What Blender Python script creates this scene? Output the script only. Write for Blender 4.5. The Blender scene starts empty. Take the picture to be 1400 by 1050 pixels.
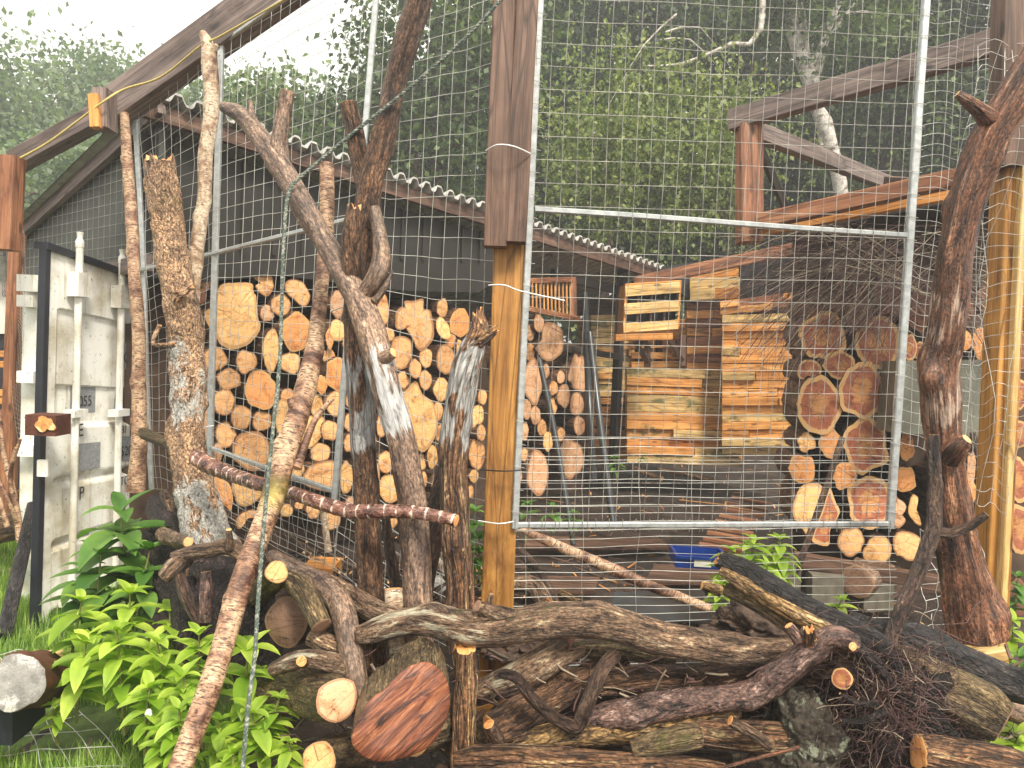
import bpy, math, random
import numpy as np
from mathutils import Vector, Matrix, noise
R = math.radians
random.seed(7); rng = np.random.default_rng(7)
S = bpy.context.scene; COL = S.collection
# ------------------------------------------------------------------ camera
F = 1050.0; PITCH = R(2.7); ROLL = R(2.5); CAM = Vector((0, 0, 1.7))
fw = Vector((0, math.cos(PITCH), -math.sin(PITCH)))
r0 = Vector((1, 0, 0)); u0 = r0.cross(fw)
up = u0*math.cos(ROLL) - r0*math.sin(ROLL)
rt = fw.cross(up)
def ray(px, py): return fw + rt*((px-700)/F) + up*((525-py)/F)
def P(px, py, d): return CAM + ray(px, py)*d
def onplane(px, py, p, n):
    v = ray(px, py); return CAM + v*((p-CAM).dot(n)/v.dot(n))
def onground(px, py, z=0.0):
    v = ray(px, py); return CAM + v*((z-CAM.z)/v.z)
cam = bpy.data.cameras.new('camera'); cam.sensor_width = 36; cam.lens = 36*F/1400; cam.clip_end = 2000; cam.clip_start = .05
co = bpy.data.objects.new('camera', cam); COL.objects.link(co)
m = Matrix((rt, up, -fw)).transposed().to_4x4(); m.translation = CAM; co.matrix_world = m
S.camera = co
# ------------------------------------------------------------------ materials
def new_mat(name):
    m = bpy.data.materials.new(name); m.use_nodes = True
    nt = m.node_tree; b = nt.nodes['Principled BSDF']; return m, nt, b
def N(nt, t, **k):
    n = nt.nodes.new(t)
    for a, v in k.items():
        if a in n.inputs: n.inputs[a].default_value = v
        else: setattr(n, a, v)
    return n
def ramp(nt, fac, stops):
    r = nt.nodes.new('ShaderNodeValToRGB'); e = r.color_ramp.elements
    while len(e) < len(stops): e.new(.5)
    for i, (p, c) in enumerate(stops):
        e[i].position = p; e[i].color = (*c, 1) if len(c) == 3 else c
    nt.links.new(fac, r.inputs[0]); return r.outputs[0]
def coords(nt, scale, attr='buv', rnd=True):
    a = N(nt, 'ShaderNodeAttribute', attribute_name=attr); v = a.outputs['Vector']
    if rnd:
        oi = nt.nodes.new('ShaderNodeObjectInfo'); mu = N(nt, 'ShaderNodeMath', operation='MULTIPLY'); mu.inputs[1].default_value = 37
        nt.links.new(oi.outputs['Random'], mu.inputs[0])
        ad = N(nt, 'ShaderNodeVectorMath', operation='ADD'); nt.links.new(v, ad.inputs[0]); nt.links.new(mu.outputs[0], ad.inputs[1]); v = ad.outputs[0]
    mp = N(nt, 'ShaderNodeMapping'); mp.inputs['Scale'].default_value = scale; nt.links.new(v, mp.inputs[0]); return mp.outputs[0]
def noise_n(nt, vec, sc, det=4, ro=.6, dist=0):
    n = N(nt, 'ShaderNodeTexNoise'); n.inputs['Scale'].default_value = sc; n.inputs['Detail'].default_value = det
    n.inputs['Roughness'].default_value = ro; n.inputs['Distortion'].default_value = dist
    nt.links.new(vec, n.inputs['Vector']); return n.outputs['Fac']
def mix(nt, fac, a, b, mode='MIX'):
    n = N(nt, 'ShaderNodeMix', data_type='RGBA', blend_type=mode)
    for s, v in ((n.inputs[0], fac), (n.inputs[6], a), (n.inputs[7], b)):
        if isinstance(v, (int, float)): s.default_value = v
        elif isinstance(v, tuple): s.default_value = (*v, 1)
        else: nt.links.new(v, s)
    return n.outputs[2]
def bump(nt, b, h, strength=.6, dist=.01):
    n = N(nt, 'ShaderNodeBump'); n.inputs['Strength'].default_value = strength; n.inputs['Distance'].default_value = dist
    nt.links.new(h, n.inputs['Height']); nt.links.new(n.outputs[0], b.inputs['Normal'])
def objvar(nt, col, lo=.75, hi=1.25):
    oi = nt.nodes.new('ShaderNodeObjectInfo'); mr = N(nt, 'ShaderNodeMapRange'); mr.inputs['To Min'].default_value = lo; mr.inputs['To Max'].default_value = hi
    nt.links.new(oi.outputs['Random'], mr.inputs[0]); h = N(nt, 'ShaderNodeHueSaturation'); nt.links.new(mr.outputs[0], h.inputs['Value']); nt.links.new(col, h.inputs['Color'])
    return h.outputs[0]
def bark(name, c0, c1, c2, ls=6, cs=30, rough=(.35, .75), bs=1.0, bd=.03, patch=(.58, .59, .59), moss=0.0, dist=.6, crack=.8, fleck=.35):
    m, nt, b = new_mat(name)
    n1 = noise_n(nt, coords(nt, (ls, cs, cs)), 1, 8, .72, dist)
    n2 = noise_n(nt, coords(nt, (4, 8, 8)), 1, 5, .65, .7)
    n3 = noise_n(nt, coords(nt, (70, 130, 130)), 1, 3, .7)
    vo = N(nt, 'ShaderNodeTexVoronoi', feature='DISTANCE_TO_EDGE'); vo.inputs['Scale'].default_value = 1
    wv = N(nt, 'ShaderNodeVectorMath', operation='ADD'); ns = N(nt, 'ShaderNodeTexNoise'); ns.inputs['Scale'].default_value = .6; ns.inputs['Detail'].default_value = 3; cv = coords(nt, (ls*1.9, cs*1.6, cs*1.6)); nt.links.new(cv, ns.inputs['Vector']); nt.links.new(cv, wv.inputs[0])
    sc = N(nt, 'ShaderNodeVectorMath', operation='SCALE'); sc.inputs['Scale'].default_value = 1.6; nt.links.new(ns.outputs['Color'], sc.inputs[0]); nt.links.new(sc.outputs[0], wv.inputs[1]); nt.links.new(wv.outputs[0], vo.inputs['Vector'])
    c = ramp(nt, n1, [(.4, c0), (.48, c1), (.56, tuple(x*1.2 for x in c1)), (.63, c2)])
    c = mix(nt, .85, c, ramp(nt, n2, [(.34, (.38, .34, .34)), (.5, (1, 1, 1)), (.66, (1.55, 1.5, 1.4))]), 'MULTIPLY')
    c = mix(nt, 1, c, ramp(nt, n3, [(.36, (.38, .36, .35)), (.5, (1, 1, 1)), (.64, (1.75, 1.7, 1.6))]), 'MULTIPLY')
    ck = ramp(nt, vo.outputs['Distance'], [(.0, (1-crack,)*3), (.16, (1, 1, 1))]); c = mix(nt, 1, c, ck, 'MULTIPLY')
    n5 = noise_n(nt, coords(nt, (38, 60, 60)), 1, 2, .5); c = mix(nt, ramp(nt, n5, [(.7, (0, 0, 0)), (.74, (fleck,)*3)]), c, tuple(min(1, x*1.7+.02) for x in c2))
    if moss:
        n4 = noise_n(nt, coords(nt, (7, 7, 7)), 1, 7, .75); c = mix(nt, ramp(nt, n4, [(.6-moss*.15, (0, 0, 0)), (.7-moss*.15, (.75, .75, .75))]), c, (.085, .085, .02))
    w = N(nt, 'ShaderNodeAttribute', attribute_name='patch'); sb = N(nt, 'ShaderNodeMath', operation='ADD'); nt.links.new(w.outputs['Fac'], sb.inputs[0])
    ml = N(nt, 'ShaderNodeMath', operation='MULTIPLY_ADD'); nt.links.new(n1, ml.inputs[0]); ml.inputs[1].default_value = 2.4; ml.inputs[2].default_value = -1.55
    nt.links.new(ml.outputs[0], sb.inputs[1]); pk = N(nt, 'ShaderNodeMath', operation='MULTIPLY'); nt.links.new(w.outputs['Fac'], pk.inputs[0]); pk.inputs[1].default_value = 6; pk.use_clamp = True
    pf = ramp(nt, sb.outputs[0], [(.2, (0, 0, 0)), (.45, (.9, .9, .9))]); pm = mix(nt, 1, pf, pk.outputs[0], 'MULTIPLY')
    c = mix(nt, pm, c, mix(nt, .9, mix(nt, .8, patch, ck, 'MULTIPLY'), ramp(nt, n1, [(.38, (.35, .33, .32)), (.6, (1, 1, 1))]), 'MULTIPLY'))
    nt.links.new(objvar(nt, c, .8, 1.2), b.inputs['Base Color'])
    rr = N(nt, 'ShaderNodeMapRange'); rr.inputs['To Min'].default_value = rough[0]; rr.inputs['To Max'].default_value = rough[1]; rr.inputs['From Min'].default_value = .3; rr.inputs['From Max'].default_value = .7
    nt.links.new(n2, rr.inputs[0]); nt.links.new(rr.outputs[0], b.inputs['Roughness'])
    h = N(nt, 'ShaderNodeMath', operation='MULTIPLY_ADD'); nt.links.new(n3, h.inputs[0]); h.inputs[1].default_value = .3; nt.links.new(n1, h.inputs[2])
    h2 = N(nt, 'ShaderNodeMath', operation='MULTIPLY_ADD'); cl = N(nt, 'ShaderNodeMath', operation='MINIMUM'); nt.links.new(vo.outputs['Distance'], cl.inputs[0]); cl.inputs[1].default_value = .2; nt.links.new(cl.outputs[0], h2.inputs[0]); h2.inputs[1].default_value = 1.6*crack; nt.links.new(h.outputs[0], h2.inputs[2])
    bump(nt, b, h2.outputs[0], bs, bd); return m
def birch(name, pale, mid, dark, dens=.0, bs=.5):
    m, nt, b = new_mat(name)
    n1 = noise_n(nt, coords(nt, (210, 40, 40)), 1, 3, .65, .3)
    n2 = noise_n(nt, coords(nt, (7, 5, 5)), 1, 5, .65, .8)
    n3 = noise_n(nt, coords(nt, (26, 11, 11)), 1, 5, .75, 1.2)
    c = ramp(nt, n2, [(.36, dark), (.46, mid), (.54, pale)]); n6 = noise_n(nt, coords(nt, (60, 60, 60)), 1, 4, .7); c = mix(nt, 1, c, ramp(nt, n6, [(.35, (.55, .5, .5)), (.5, (1, 1, 1)), (.65, (1.3, 1.3, 1.3))]), 'MULTIPLY')
    c = mix(nt, ramp(nt, n1, [(.54-dens, (0, 0, 0)), (.62-dens, (.9, .9, .9))]), c, tuple(x*.55 for x in dark))
    c = mix(nt, ramp(nt, n3, [(.63, (0, 0, 0)), (.67, (.9, .9, .9))]), c, tuple(x*.3 for x in dark))
    w = N(nt, 'ShaderNodeAttribute', attribute_name='patch')
    c = mix(nt, w.outputs['Fac'], c, (.55, .5, .06))
    nt.links.new(c, b.inputs['Base Color']); b.inputs['Roughness'].default_value = .5
    h = N(nt, 'ShaderNodeMath', operation='SUBTRACT'); nt.links.new(n3, h.inputs[1]); nt.links.new(n1, h.inputs[0]); bump(nt, b, h.outputs[0], bs, .006); return m
def cutface(name, c0, c1, rim, center=None, rs=130, rimp=.9):
    m, nt, b = new_mat(name)
    a = N(nt, 'ShaderNodeAttribute', attribute_name='buv'); sx = N(nt, 'ShaderNodeSeparateXYZ'); nt.links.new(a.outputs['Vector'], sx.inputs[0])
    cb = N(nt, 'ShaderNodeCombineXYZ'); nt.links.new(sx.outputs[0], cb.inputs[0]); nt.links.new(sx.outputs[1], cb.inputs[1])
    ln = N(nt, 'ShaderNodeVectorMath', operation='LENGTH'); nt.links.new(cb.outputs[0], ln.inputs[0])
    c2_ = N(nt, 'ShaderNodeCombineXYZ'); nt.links.new(sx.outputs[0], c2_.inputs[0]); nt.links.new(sx.outputs[1], c2_.inputs[1])
    oi = nt.nodes.new('ShaderNodeObjectInfo'); mu = N(nt, 'ShaderNodeMath', operation='MULTIPLY'); mu.inputs[1].default_value = 37; nt.links.new(oi.outputs['Random'], mu.inputs[0]); nt.links.new(mu.outputs[0], c2_.inputs[2])
    v = c2_.outputs[0]
    nd = noise_n(nt, v, 11, 4, .6); nf = noise_n(nt, v, 150, 4, .75); nb = noise_n(nt, v, 16, 6, .75, 1.2)
    mp = N(nt, 'ShaderNodeMapping'); mp.inputs['Scale'].default_value = (14, 190, 1); mp.inputs['Rotation'].default_value = (0, 0, .6); nt.links.new(v, mp.inputs[0]); saw = noise_n(nt, mp.outputs[0], 1, 3, .6)
    rg = N(nt, 'ShaderNodeMath', operation='MULTIPLY_ADD'); nt.links.new(nd, rg.inputs[0]); rg.inputs[1].default_value = .05; nt.links.new(ln.outputs['Value'], rg.inputs[2])
    rm = N(nt, 'ShaderNodeMath', operation='MULTIPLY'); nt.links.new(rg.outputs[0], rm.inputs[0]); rm.inputs[1].default_value = 900
    sn = N(nt, 'ShaderNodeMath', operation='SINE'); nt.links.new(rm.outputs[0], sn.inputs[0])
    ad = N(nt, 'ShaderNodeMath', operation='MULTIPLY_ADD'); nt.links.new(sn.outputs[0], ad.inputs[0]); ad.inputs[1].default_value = .035; nt.links.new(nb, ad.inputs[2])
    ad2 = N(nt, 'ShaderNodeMath', operation='MULTIPLY_ADD'); nt.links.new(nf, ad2.inputs[0]); ad2.inputs[1].default_value = .7; nt.links.new(ad.outputs[0], ad2.inputs[2])
    ad3 = N(nt, 'ShaderNodeMath', operation='MULTIPLY_ADD'); nt.links.new(saw, ad3.inputs[0]); ad3.inputs[1].default_value = .45; nt.links.new(ad2.outputs[0], ad3.inputs[2])
    c = ramp(nt, ad3.outputs[0], [(.78, tuple(x*.35 for x in c0)), (.9, c0), (.99, c1)])
    if center:
        k = N(nt, 'ShaderNodeMath', operation='MULTIPLY_ADD'); nt.links.new(nb, k.inputs[0]); k.inputs[1].default_value = -1.5; nt.links.new(sx.outputs[2], k.inputs[2])
        kk = N(nt, 'ShaderNodeMath', operation='ADD'); nt.links.new(k.outputs[0], kk.inputs[0]); kk.inputs[1].default_value = .5
        c = mix(nt, ramp(nt, kk.outputs[0], [(.12, (.8, .8, .8)), (.22, (0, 0, 0))]), c, mix(nt, .6, center, ramp(nt, nf, [(.35, (.5, .4, .3)), (.6, (1.2, 1.2, 1.2))]), 'MULTIPLY'))
    # drying cracks
    mp2 = N(nt, 'ShaderNodeMapping'); mp2.inputs['Scale'].default_value = (6, 22, 1); nt.links.new(v, mp2.inputs[0]); vo = N(nt, 'ShaderNodeTexVoronoi', feature='DISTANCE_TO_EDGE'); vo.inputs['Scale'].default_value = .55; nt.links.new(mp2.outputs[0], vo.inputs['Vector'])
    c = mix(nt, ramp(nt, vo.outputs['Distance'], [(0, (.8, .8, .8)), (.012, (0, 0, 0))]), c, tuple(x*.15 for x in c0))
    st = noise_n(nt, v, 7, 6, .8, .8); c = mix(nt, 1, c, ramp(nt, st, [(.33, (.42, .3, .22)), (.46, (.88, .82, .75)), (.52, (1, 1, 1)), (.62, (1.05, 1.02, .95))]), 'MULTIPLY')
    e = N(nt, 'ShaderNodeMath', operation='MULTIPLY_ADD'); nt.links.new(nb, e.inputs[0]); e.inputs[1].default_value = .16; nt.links.new(sx.outputs[2], e.inputs[2])
    c = mix(nt, ramp(nt, e.outputs[0], [(rimp+.05, (0, 0, 0)), (rimp+.09, (.85, .85, .85))]), c, rim)
    nt.links.new(objvar(nt, c, .78, 1.15), b.inputs['Base Color']); b.inputs['Roughness'].default_value = .6
    bump(nt, b, ad3.outputs[0], .6, .006); return m
def wood(name, c0, c1, c2, ls=1.5, cs=35, rough=.55, knots=True, green=0, bs=.35, dist=.6):
    m, nt, b = new_mat(name)
    n1 = noise_n(nt, coords(nt, (ls, cs, cs)), 1, 8, .7, dist); n2 = noise_n(nt, coords(nt, (3, 5, 5)), 1, 4, .6)
    c = ramp(nt, n1, [(.35, c0), (.5, c1), (.66, c2)])
    c = mix(nt, .6, c, ramp(nt, n2, [(.35, (.55, .5, .45)), (.55, (1.1, 1.1, 1.1))]), 'MULTIPLY')
    if knots:
        vo = N(nt, 'ShaderNodeTexVoronoi'); vo.inputs['Scale'].default_value = 1; nt.links.new(coords(nt, (3.5, 9, 9)), vo.inputs['Vector'])
        c = mix(nt, ramp(nt, vo.outputs['Distance'], [(.1, (.85, .85, .85)), (.17, (0, 0, 0))]), c, tuple(x*.4 for x in c0))
    if green:
        n4 = noise_n(nt, coords(nt, (2.5, 4, 4)), 1, 5, .7); c = mix(nt, ramp(nt, n4, [(.62-green, (0, 0, 0)), (.7-green, (.8, .8, .8))]), c, (.06, .09, .03))
    v6 = N(nt, 'ShaderNodeTexVoronoi', feature='DISTANCE_TO_EDGE'); v6.inputs['Scale'].default_value = 1; nt.links.new(coords(nt, (.9, 17, 17)), v6.inputs['Vector']); c = mix(nt, ramp(nt, v6.outputs['Distance'], [(0, (.75, .75, .75)), (.035, (0, 0, 0))]), c, tuple(x*.3 for x in c0))
    n7 = noise_n(nt, coords(nt, (1.6, 7, 7)), 1, 7, .8, .5); c = mix(nt, 1, c, ramp(nt, n7, [(.34, (.45, .4, .36)), (.47, (1, 1, 1))]), 'MULTIPLY')
    at = N(nt, 'ShaderNodeAttribute', attribute_name='patch'); hs = N(nt, 'ShaderNodeHueSaturation'); mr = N(nt, 'ShaderNodeMapRange'); mr.inputs['To Min'].default_value = 1; mr.inputs['To Max'].default_value = .35
    nt.links.new(at.outputs['Fac'], mr.inputs[0]); nt.links.new(mr.outputs[0], hs.inputs['Value']); nt.links.new(c, hs.inputs['Color'])
    nt.links.new(hs.outputs[0], b.inputs['Base Color']); b.inputs['Roughness'].default_value = rough
    bump(nt, b, n1, bs, .004); return m
def plain(name, c, rough=.6, metal=0, var=.3, sc=20, bs=.1, spec=None, c2=None, th=.6):
    m, nt, b = new_mat(name); tc = N(nt, 'ShaderNodeTexCoord'); n = noise_n(nt, tc.outputs['Object'], sc, 5, .65)
    col = ramp(nt, n, [(.3, tuple(x*(1-var) for x in c)), (.7, tuple(min(1, x*(1+var)) for x in c))])
    if c2: n2 = noise_n(nt, tc.outputs['Object'], sc*.4, 6, .75, .5); col = mix(nt, ramp(nt, n2, [(th, (0, 0, 0)), (th+.06, (1, 1, 1))]), col, c2)
    nt.links.new(col, b.inputs['Base Color']); b.inputs['Roughness'].default_value = rough; b.inputs['Metallic'].default_value = metal
    bump(nt, b, n, bs, .01); return m
def leafmat(name, c0, c1, trans=.35, rough=.5):
    m, nt, b = new_mat(name); a = N(nt, 'ShaderNodeAttribute', attribute_name='patch')
    c = ramp(nt, a.outputs['Fac'], [(0, c0), (1, c1)]); tc = N(nt, 'ShaderNodeTexCoord'); nz = noise_n(nt, tc.outputs['Object'], 38, 4, .7); c = mix(nt, ramp(nt, nz, [(.66, (0, 0, 0)), (.7, (.7, .7, .7))]), c, (.2, .13, .04)); nv = noise_n(nt, tc.outputs['Object'], 6, 3, .6); c = mix(nt, 1, c, ramp(nt, nv, [(.35, (.68, .78, .75)), (.6, (1.1, 1.05, 1))]), 'MULTIPLY'); nt.links.new(c, b.inputs['Base Color']); b.inputs['Roughness'].default_value = rough
    b.inputs['Specular IOR Level'].default_value = .35
    t = N(nt, 'ShaderNodeBsdfTranslucent'); nt.links.new(mix(nt, 1, c, (1.3, 1.5, .6), 'MULTIPLY'), t.inputs[0])
    ms = N(nt, 'ShaderNodeMixShader'); ms.inputs[0].default_value = trans; nt.links.new(b.outputs[0], ms.inputs[1]); nt.links.new(t.outputs[0], ms.inputs[2])
    nt.links.new(ms.outputs[0], nt.nodes['Material Output'].inputs[0]); return m
M = {}
M['brown'] = bark('bark_brown', (.035, .018, .012), (.17, .088, .048), (.36, .21, .125), 7, 42, crack=.6)
M['rough'] = bark('bark_rough_tan', (.1, .055, .032), (.36, .225, .135), (.54, .37, .23), 28, 42, bd=.018, dist=1.2, patch=(.6, .6, .56), moss=.15, crack=.5)
M['grey'] = bark('bark_smooth_grey', (.06, .038, .028), (.19, .125, .09), (.36, .26, .19), 7, 38, bd=.006, crack=.3)
M['dark'] = bark('bark_dark_wet', (.014, .008, .006), (.085, .047, .032), (.22, .14, .09), 7, 34, (.2, .6), crack=.5)
M['purple'] = bark('bark_purple_wet', (.02, .01, .009), (.11, .062, .05), (.34, .235, .2), 16, 40, (.15, .45), bd=.012, crack=.45)
M['ringed'] = bark('bark_ringed', (.035, .014, .012), (.15, .07, .052), (.42, .28, .22), 20, 26, (.15, .4), bd=.006, crack=.1, patch=(.7, .58, .5))
M['olive'] = bark('bark_olive', (.035, .024, .012), (.16, .11, .055), (.36, .27, .15), 6, 44, (.3, .7), moss=.25, crack=.5)
M['lichen'] = bark('bark_lichen', (.04, .024, .015), (.2, .125, .08), (.5, .39, .26), 9, 40, (.3, .7), patch=(.6, .55, .4), moss=.1, crack=.3)
M['black'] = bark('bark_charred', (.008, .007, .008), (.03, .026, .028), (.1, .085, .08), 10, 30, (.3, .7), patch=(.5, .24, .08), crack=.6)
M['rotten'] = bark('bark_rotten', (.03, .014, .008), (.2, .1, .05), (.58, .42, .22), 4, 40, (.3, .7), bd=.02, patch=(.6, .6, .58), crack=.8)
M['ochre'] = bark('bark_flaking_ochre', (.05, .025, .014), (.3, .18, .07), (.55, .38, .2), 8, 30, (.4, .7), bd=.02, crack=.7)
M['redbark'] = bark('bark_red', (.03, .012, .008), (.15, .065, .035), (.42, .22, .13), 3, 30, (.15, .5), bd=.016, patch=(.62, .46, .36), crack=.5)
M['soilroot'] = bark('root_dark', (.008, .005, .005), (.03, .018, .018), (.09, .06, .055), 20, 30, (.4, .8))
M['birch'] = birch('birch_bark', (.62, .5, .36), (.4, .27, .17), (.12, .06, .04), -.02)
M['birchpink'] = birch('birch_bark_pink', (.56, .37, .23), (.34, .185, .11), (.08, .032, .02), .02)
M['birchwhite'] = birch('birch_bark_white', (.58, .55, .5), (.42, .38, .33), (.1, .07, .055), -.03, .7)
M['cut'] = cutface('cut_wood', (.62, .25, .08), (.9, .5, .22), (.36, .17, .07))
M['cutor'] = cutface('cut_wood_orange', (.6, .19, .05), (.85, .38, .13), (.7, .38, .14))
M['cutred'] = cutface('cut_wood_red', (.24, .06, .028), (.48, .16, .08), (.78, .48, .2), center=(.7, .36, .13), rimp=.84)
M['cutpale'] = cutface('cut_wood_pale', (.72, .32, .09), (.97, .58, .24), (.55, .3, .12))
M['cutdark'] = cutface('cut_wood_dark', (.12, .04, .025), (.26, .1, .06), (.34, .17, .08))
M['cutpink'] = cutface('cut_wood_pink', (.52, .24, .12), (.8, .47, .27), (.4, .2, .1))
M['cutweather'] = wood('cut_wood_streaked', (.02, .007, .005), (.2, .06, .028), (.45, .18, .075), 6, 38, .45, False, bs=1.0, dist=1.6)
M['cutbrown'] = cutface('cut_wood_brown', (.13, .07, .05), (.26, .15, .1), (.3, .18, .1))
M['gold'] = wood('timber_golden', (.24, .1, .02), (.45, .21, .045), (.62, .33, .09), 1.2, 26)
M['goldlt'] = wood('timber_pale_golden', (.5, .3, .09), (.74, .5, .2), (.88, .68, .36), 1.2, 26)
M['orangew'] = wood('timber_orange', (.42, .16, .035), (.66, .29, .07), (.8, .42, .14), 1.2, 30)
M['pallet'] = wood('timber_pallet', (.45, .16, .035), (.74, .34, .09), (.88, .5, .18), 1.5, 30, green=.03)
M['palletmoss'] = wood('timber_pallet_mossy', (.42, .24, .08), (.64, .43, .17), (.8, .6, .3), 1.5, 30, green=.08)
M['brownw'] = wood('timber_brown', (.05, .025, .017), (.13, .07, .045), (.24, .14, .1), 1.5, 35)
M['redw'] = wood('timber_redbrown', (.13, .045, .02), (.3, .12, .055), (.46, .22, .11), 1.5, 32)
M['greyw'] = wood('timber_weathered', (.09, .065, .06), (.19, .14, .125), (.3, .23, .2), 1.5, 35)
M['darkw'] = wood('timber_dark', (.012, .01, .01), (.03, .024, .022), (.06, .048, .04), 1.5, 35)
M['wire'] = plain('galvanised_wire', (.56, .56, .52), .35, .3, .45, 9, c2=(.2, .15, .11), th=.62)
M['wiredk'] = plain('dull_wire', (.36, .35, .32), .45, .3, .5, 9, c2=(.16, .1, .07), th=.6)
M['galv'] = plain('galvanised_steel', (.46, .48, .48), .42, .5, .25, 30, c2=(.36, .37, .38), th=.58)

def grimy():
    m, nt, b = new_mat('white_paint_grimy'); tc = N(nt, 'ShaderNodeTexCoord'); o = tc.outputs['Object']
    mp = N(nt, 'ShaderNodeMapping'); mp.inputs['Scale'].default_value = (22, 22, 1.2); nt.links.new(o, mp.inputs[0]); n1 = noise_n(nt, mp.outputs[0], 1, 5, .7); n2 = noise_n(nt, o, 3, 5, .6); n3 = noise_n(nt, o, 45, 5, .75)
    c = ramp(nt, n1, [(.3, (.5, .44, .33)), (.43, (.84, .83, .77)), (.7, (.9, .9, .86))]); c = mix(nt, 1, c, ramp(nt, n2, [(.35, (.6, .55, .45)), (.55, (1, 1, 1))]), 'MULTIPLY')
    c = mix(nt, ramp(nt, n3, [(.62, (0, 0, 0)), (.66, (.9, .9, .9))]), c, (.09, .05, .03)); nt.links.new(c, b.inputs['Base Color']); b.inputs['Roughness'].default_value = .5; bump(nt, b, n3, .15, .005); return m
M['white'] = grimy()
M['white2'] = plain('white_panel', (.7, .68, .6), .5, 0, .1, 5)
M['gasket'] = plain('black_rubber', (.016, .018, .026), .4, 0, .3, 20)
M['decal'] = plain('grey_decal', (.26, .27, .28), .5, 0, .3, 60, c2=(.5, .5, .46), th=.6)
M['ink'] = plain('black_ink', (.03, .03, .035), .5, 0, .3, 200)
M['rust'] = plain('rusted_steel', (.11, .035, .02), .7, .2, .5, 30, .4)
M['rust_highlight'] = plain('rust_bright', (.75, .3, .09), .6, 0, .5, 25, .3, c2=(.85, .68, .35), th=.5)
M['cloth'] = plain('black_sheet', (.014, .013, .014), .7, 0, .4, 8)
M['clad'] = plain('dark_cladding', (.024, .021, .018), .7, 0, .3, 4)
M['interior'] = plain('dark_interior', (.085, .05, .032), .8, 0, .5, 8)
M['netclad'] = plain('grey_net_cladding', (.085, .09, .078), .7, 0, .2, 9)
M['rope'] = plain('rope_green', (.09, .12, .1), .8, 0, .5, 150, .5, c2=(.35, .36, .3), th=.5)
M['cord'] = plain('cord_yellow', (.6, .48, .16), .7, 0, .3, 90)
M['pvc'] = plain('black_pipe', (.03, .034, .038), .3, 0, .3, 12)
M['tie'] = plain('white_plastic', (.8, .8, .78), .4, 0, .05)
M['blackp'] = plain('black_plastic', (.015, .015, .015), .4, 0, .2)
M['roof'] = plain('roof_sheet', (.5, .49, .46), .45, .2, .25, 9, c2=(.22, .2, .18), th=.6)
M['blue'] = plain('blue_plastic', (.008, .04, .22), .3, 0, .2)
M['concrete'] = plain('concrete', (.13, .115, .085), .85, 0, .35, 14, .4, c2=(.08, .09, .05), th=.62)
M['hollow_shade'] = plain('painted_hollow_shade', (.012, .01, .009), .8)
M['stone'] = plain('grey_stone', (.04, .03, .02), .8, 0, .8, 60, 1.0, c2=(.17, .185, .13), th=.55)
M['sheet'] = plain('grey_plastic_sheet', (.13, .13, .1), .2, 0, .5, 3, .3, c2=(.34, .36, .32), th=.6)
M['mat'] = plain('grey_mat', (.035, .045, .055), .35, 0, .4, 4)
M['mud'] = plain('brown_mud', (.055, .032, .021), .8, 0, .8, 30, 1.0, c2=(.15, .095, .06), th=.58)
M['plastic'] = plain('clear_crumpled_plastic', (.25, .24, .22), .25, 0, .5, 16, .8, c2=(.6, .58, .52), th=.57)
M['leafdk'] = leafmat('leaf_dark', (.018, .04, .016), (.13, .19, .06), .3)
M['leafmid'] = leafmat('leaf_mid', (.025, .055, .02), (.17, .24, .065), .3)
M['leafbirch'] = leafmat('leaf_birch', (.07, .11, .035), (.32, .36, .13), .35)
M['leafhaze'] = leafmat('leaf_haze_tinted', (.1, .15, .09), (.32, .4, .24), .4)  # distance haze mixed into the leaf colour of the left trees
M['balsam'] = leafmat('leaf_balsam', (.26, .4, .035), (.66, .78, .15), .4, .4)
M['balsamdk'] = leafmat('leaf_balsam_deep', (.07, .17, .03), (.22, .38, .08), .35, .4)
M['stem'] = plain('plant_stem', (.2, .2, .06), .5)
M['grass'] = leafmat('grass_blade', (.13, .24, .04), (.4, .55, .12), .35)
M['twig'] = plain('twig_brown', (.09, .045, .04), .5, 0, .4, 30)
M['twigpale'] = plain('twig_pale', (.3, .24, .17), .6, 0, .4, 30)
M['flower'] = plain('yellow_petal', (.85, .6, .02), .5)
# ------------------------------------------------------------------ mesh builder
class MB:
    def __init__(s): s.v = []; s.f = []; s.mi = []; s.a = []; s.w = []
    def add(s, vs, fs, mi=0, buv=None, w=None):
        o = len(s.v); s.v += [tuple(v) for v in vs]; s.f += [tuple(i+o for i in f) for f in fs]
        s.mi += [mi]*len(fs); s.a += [tuple(b) for b in (buv or vs)]; s.w += list(w) if w is not None else [0.0]*len(vs)
    def build(s, name, mats, parent=None, smooth=True, sharp=None):
        if not isinstance(mats, (list, tuple)): mats = [mats]
        V = np.array(s.v, dtype=np.float64)
        if parent is None: base = Vector(((V[:, 0].min()+V[:, 0].max())/2, (V[:, 1].min()+V[:, 1].max())/2, V[:, 2].min()))
        else: base = Vector(parent.location)+(Vector(parent.parent.location) if parent.parent else Vector())
        me = bpy.data.meshes.new(name); me.from_pydata((V-np.array(base)).tolist(), [], s.f)
        for x in mats: me.materials.append(M[x])
        me.polygons.foreach_set('material_index', s.mi); me.polygons.foreach_set('use_smooth', [smooth]*len(s.f))
        at = me.attributes.new('buv', 'FLOAT_VECTOR', 'POINT'); at.data.foreach_set('vector', np.array(s.a, dtype=np.float32).ravel())
        aw = me.attributes.new('patch', 'FLOAT', 'POINT'); aw.data.foreach_set('value', np.array(s.w, dtype=np.float32))
        if sharp is not None:
            me.set_sharp_from_angle(angle=R(sharp))
        me.update(); o = bpy.data.objects.new(name, me); COL.objects.link(o)
        if parent is None: o.location = base
        else: o.parent = parent
        return o
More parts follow.
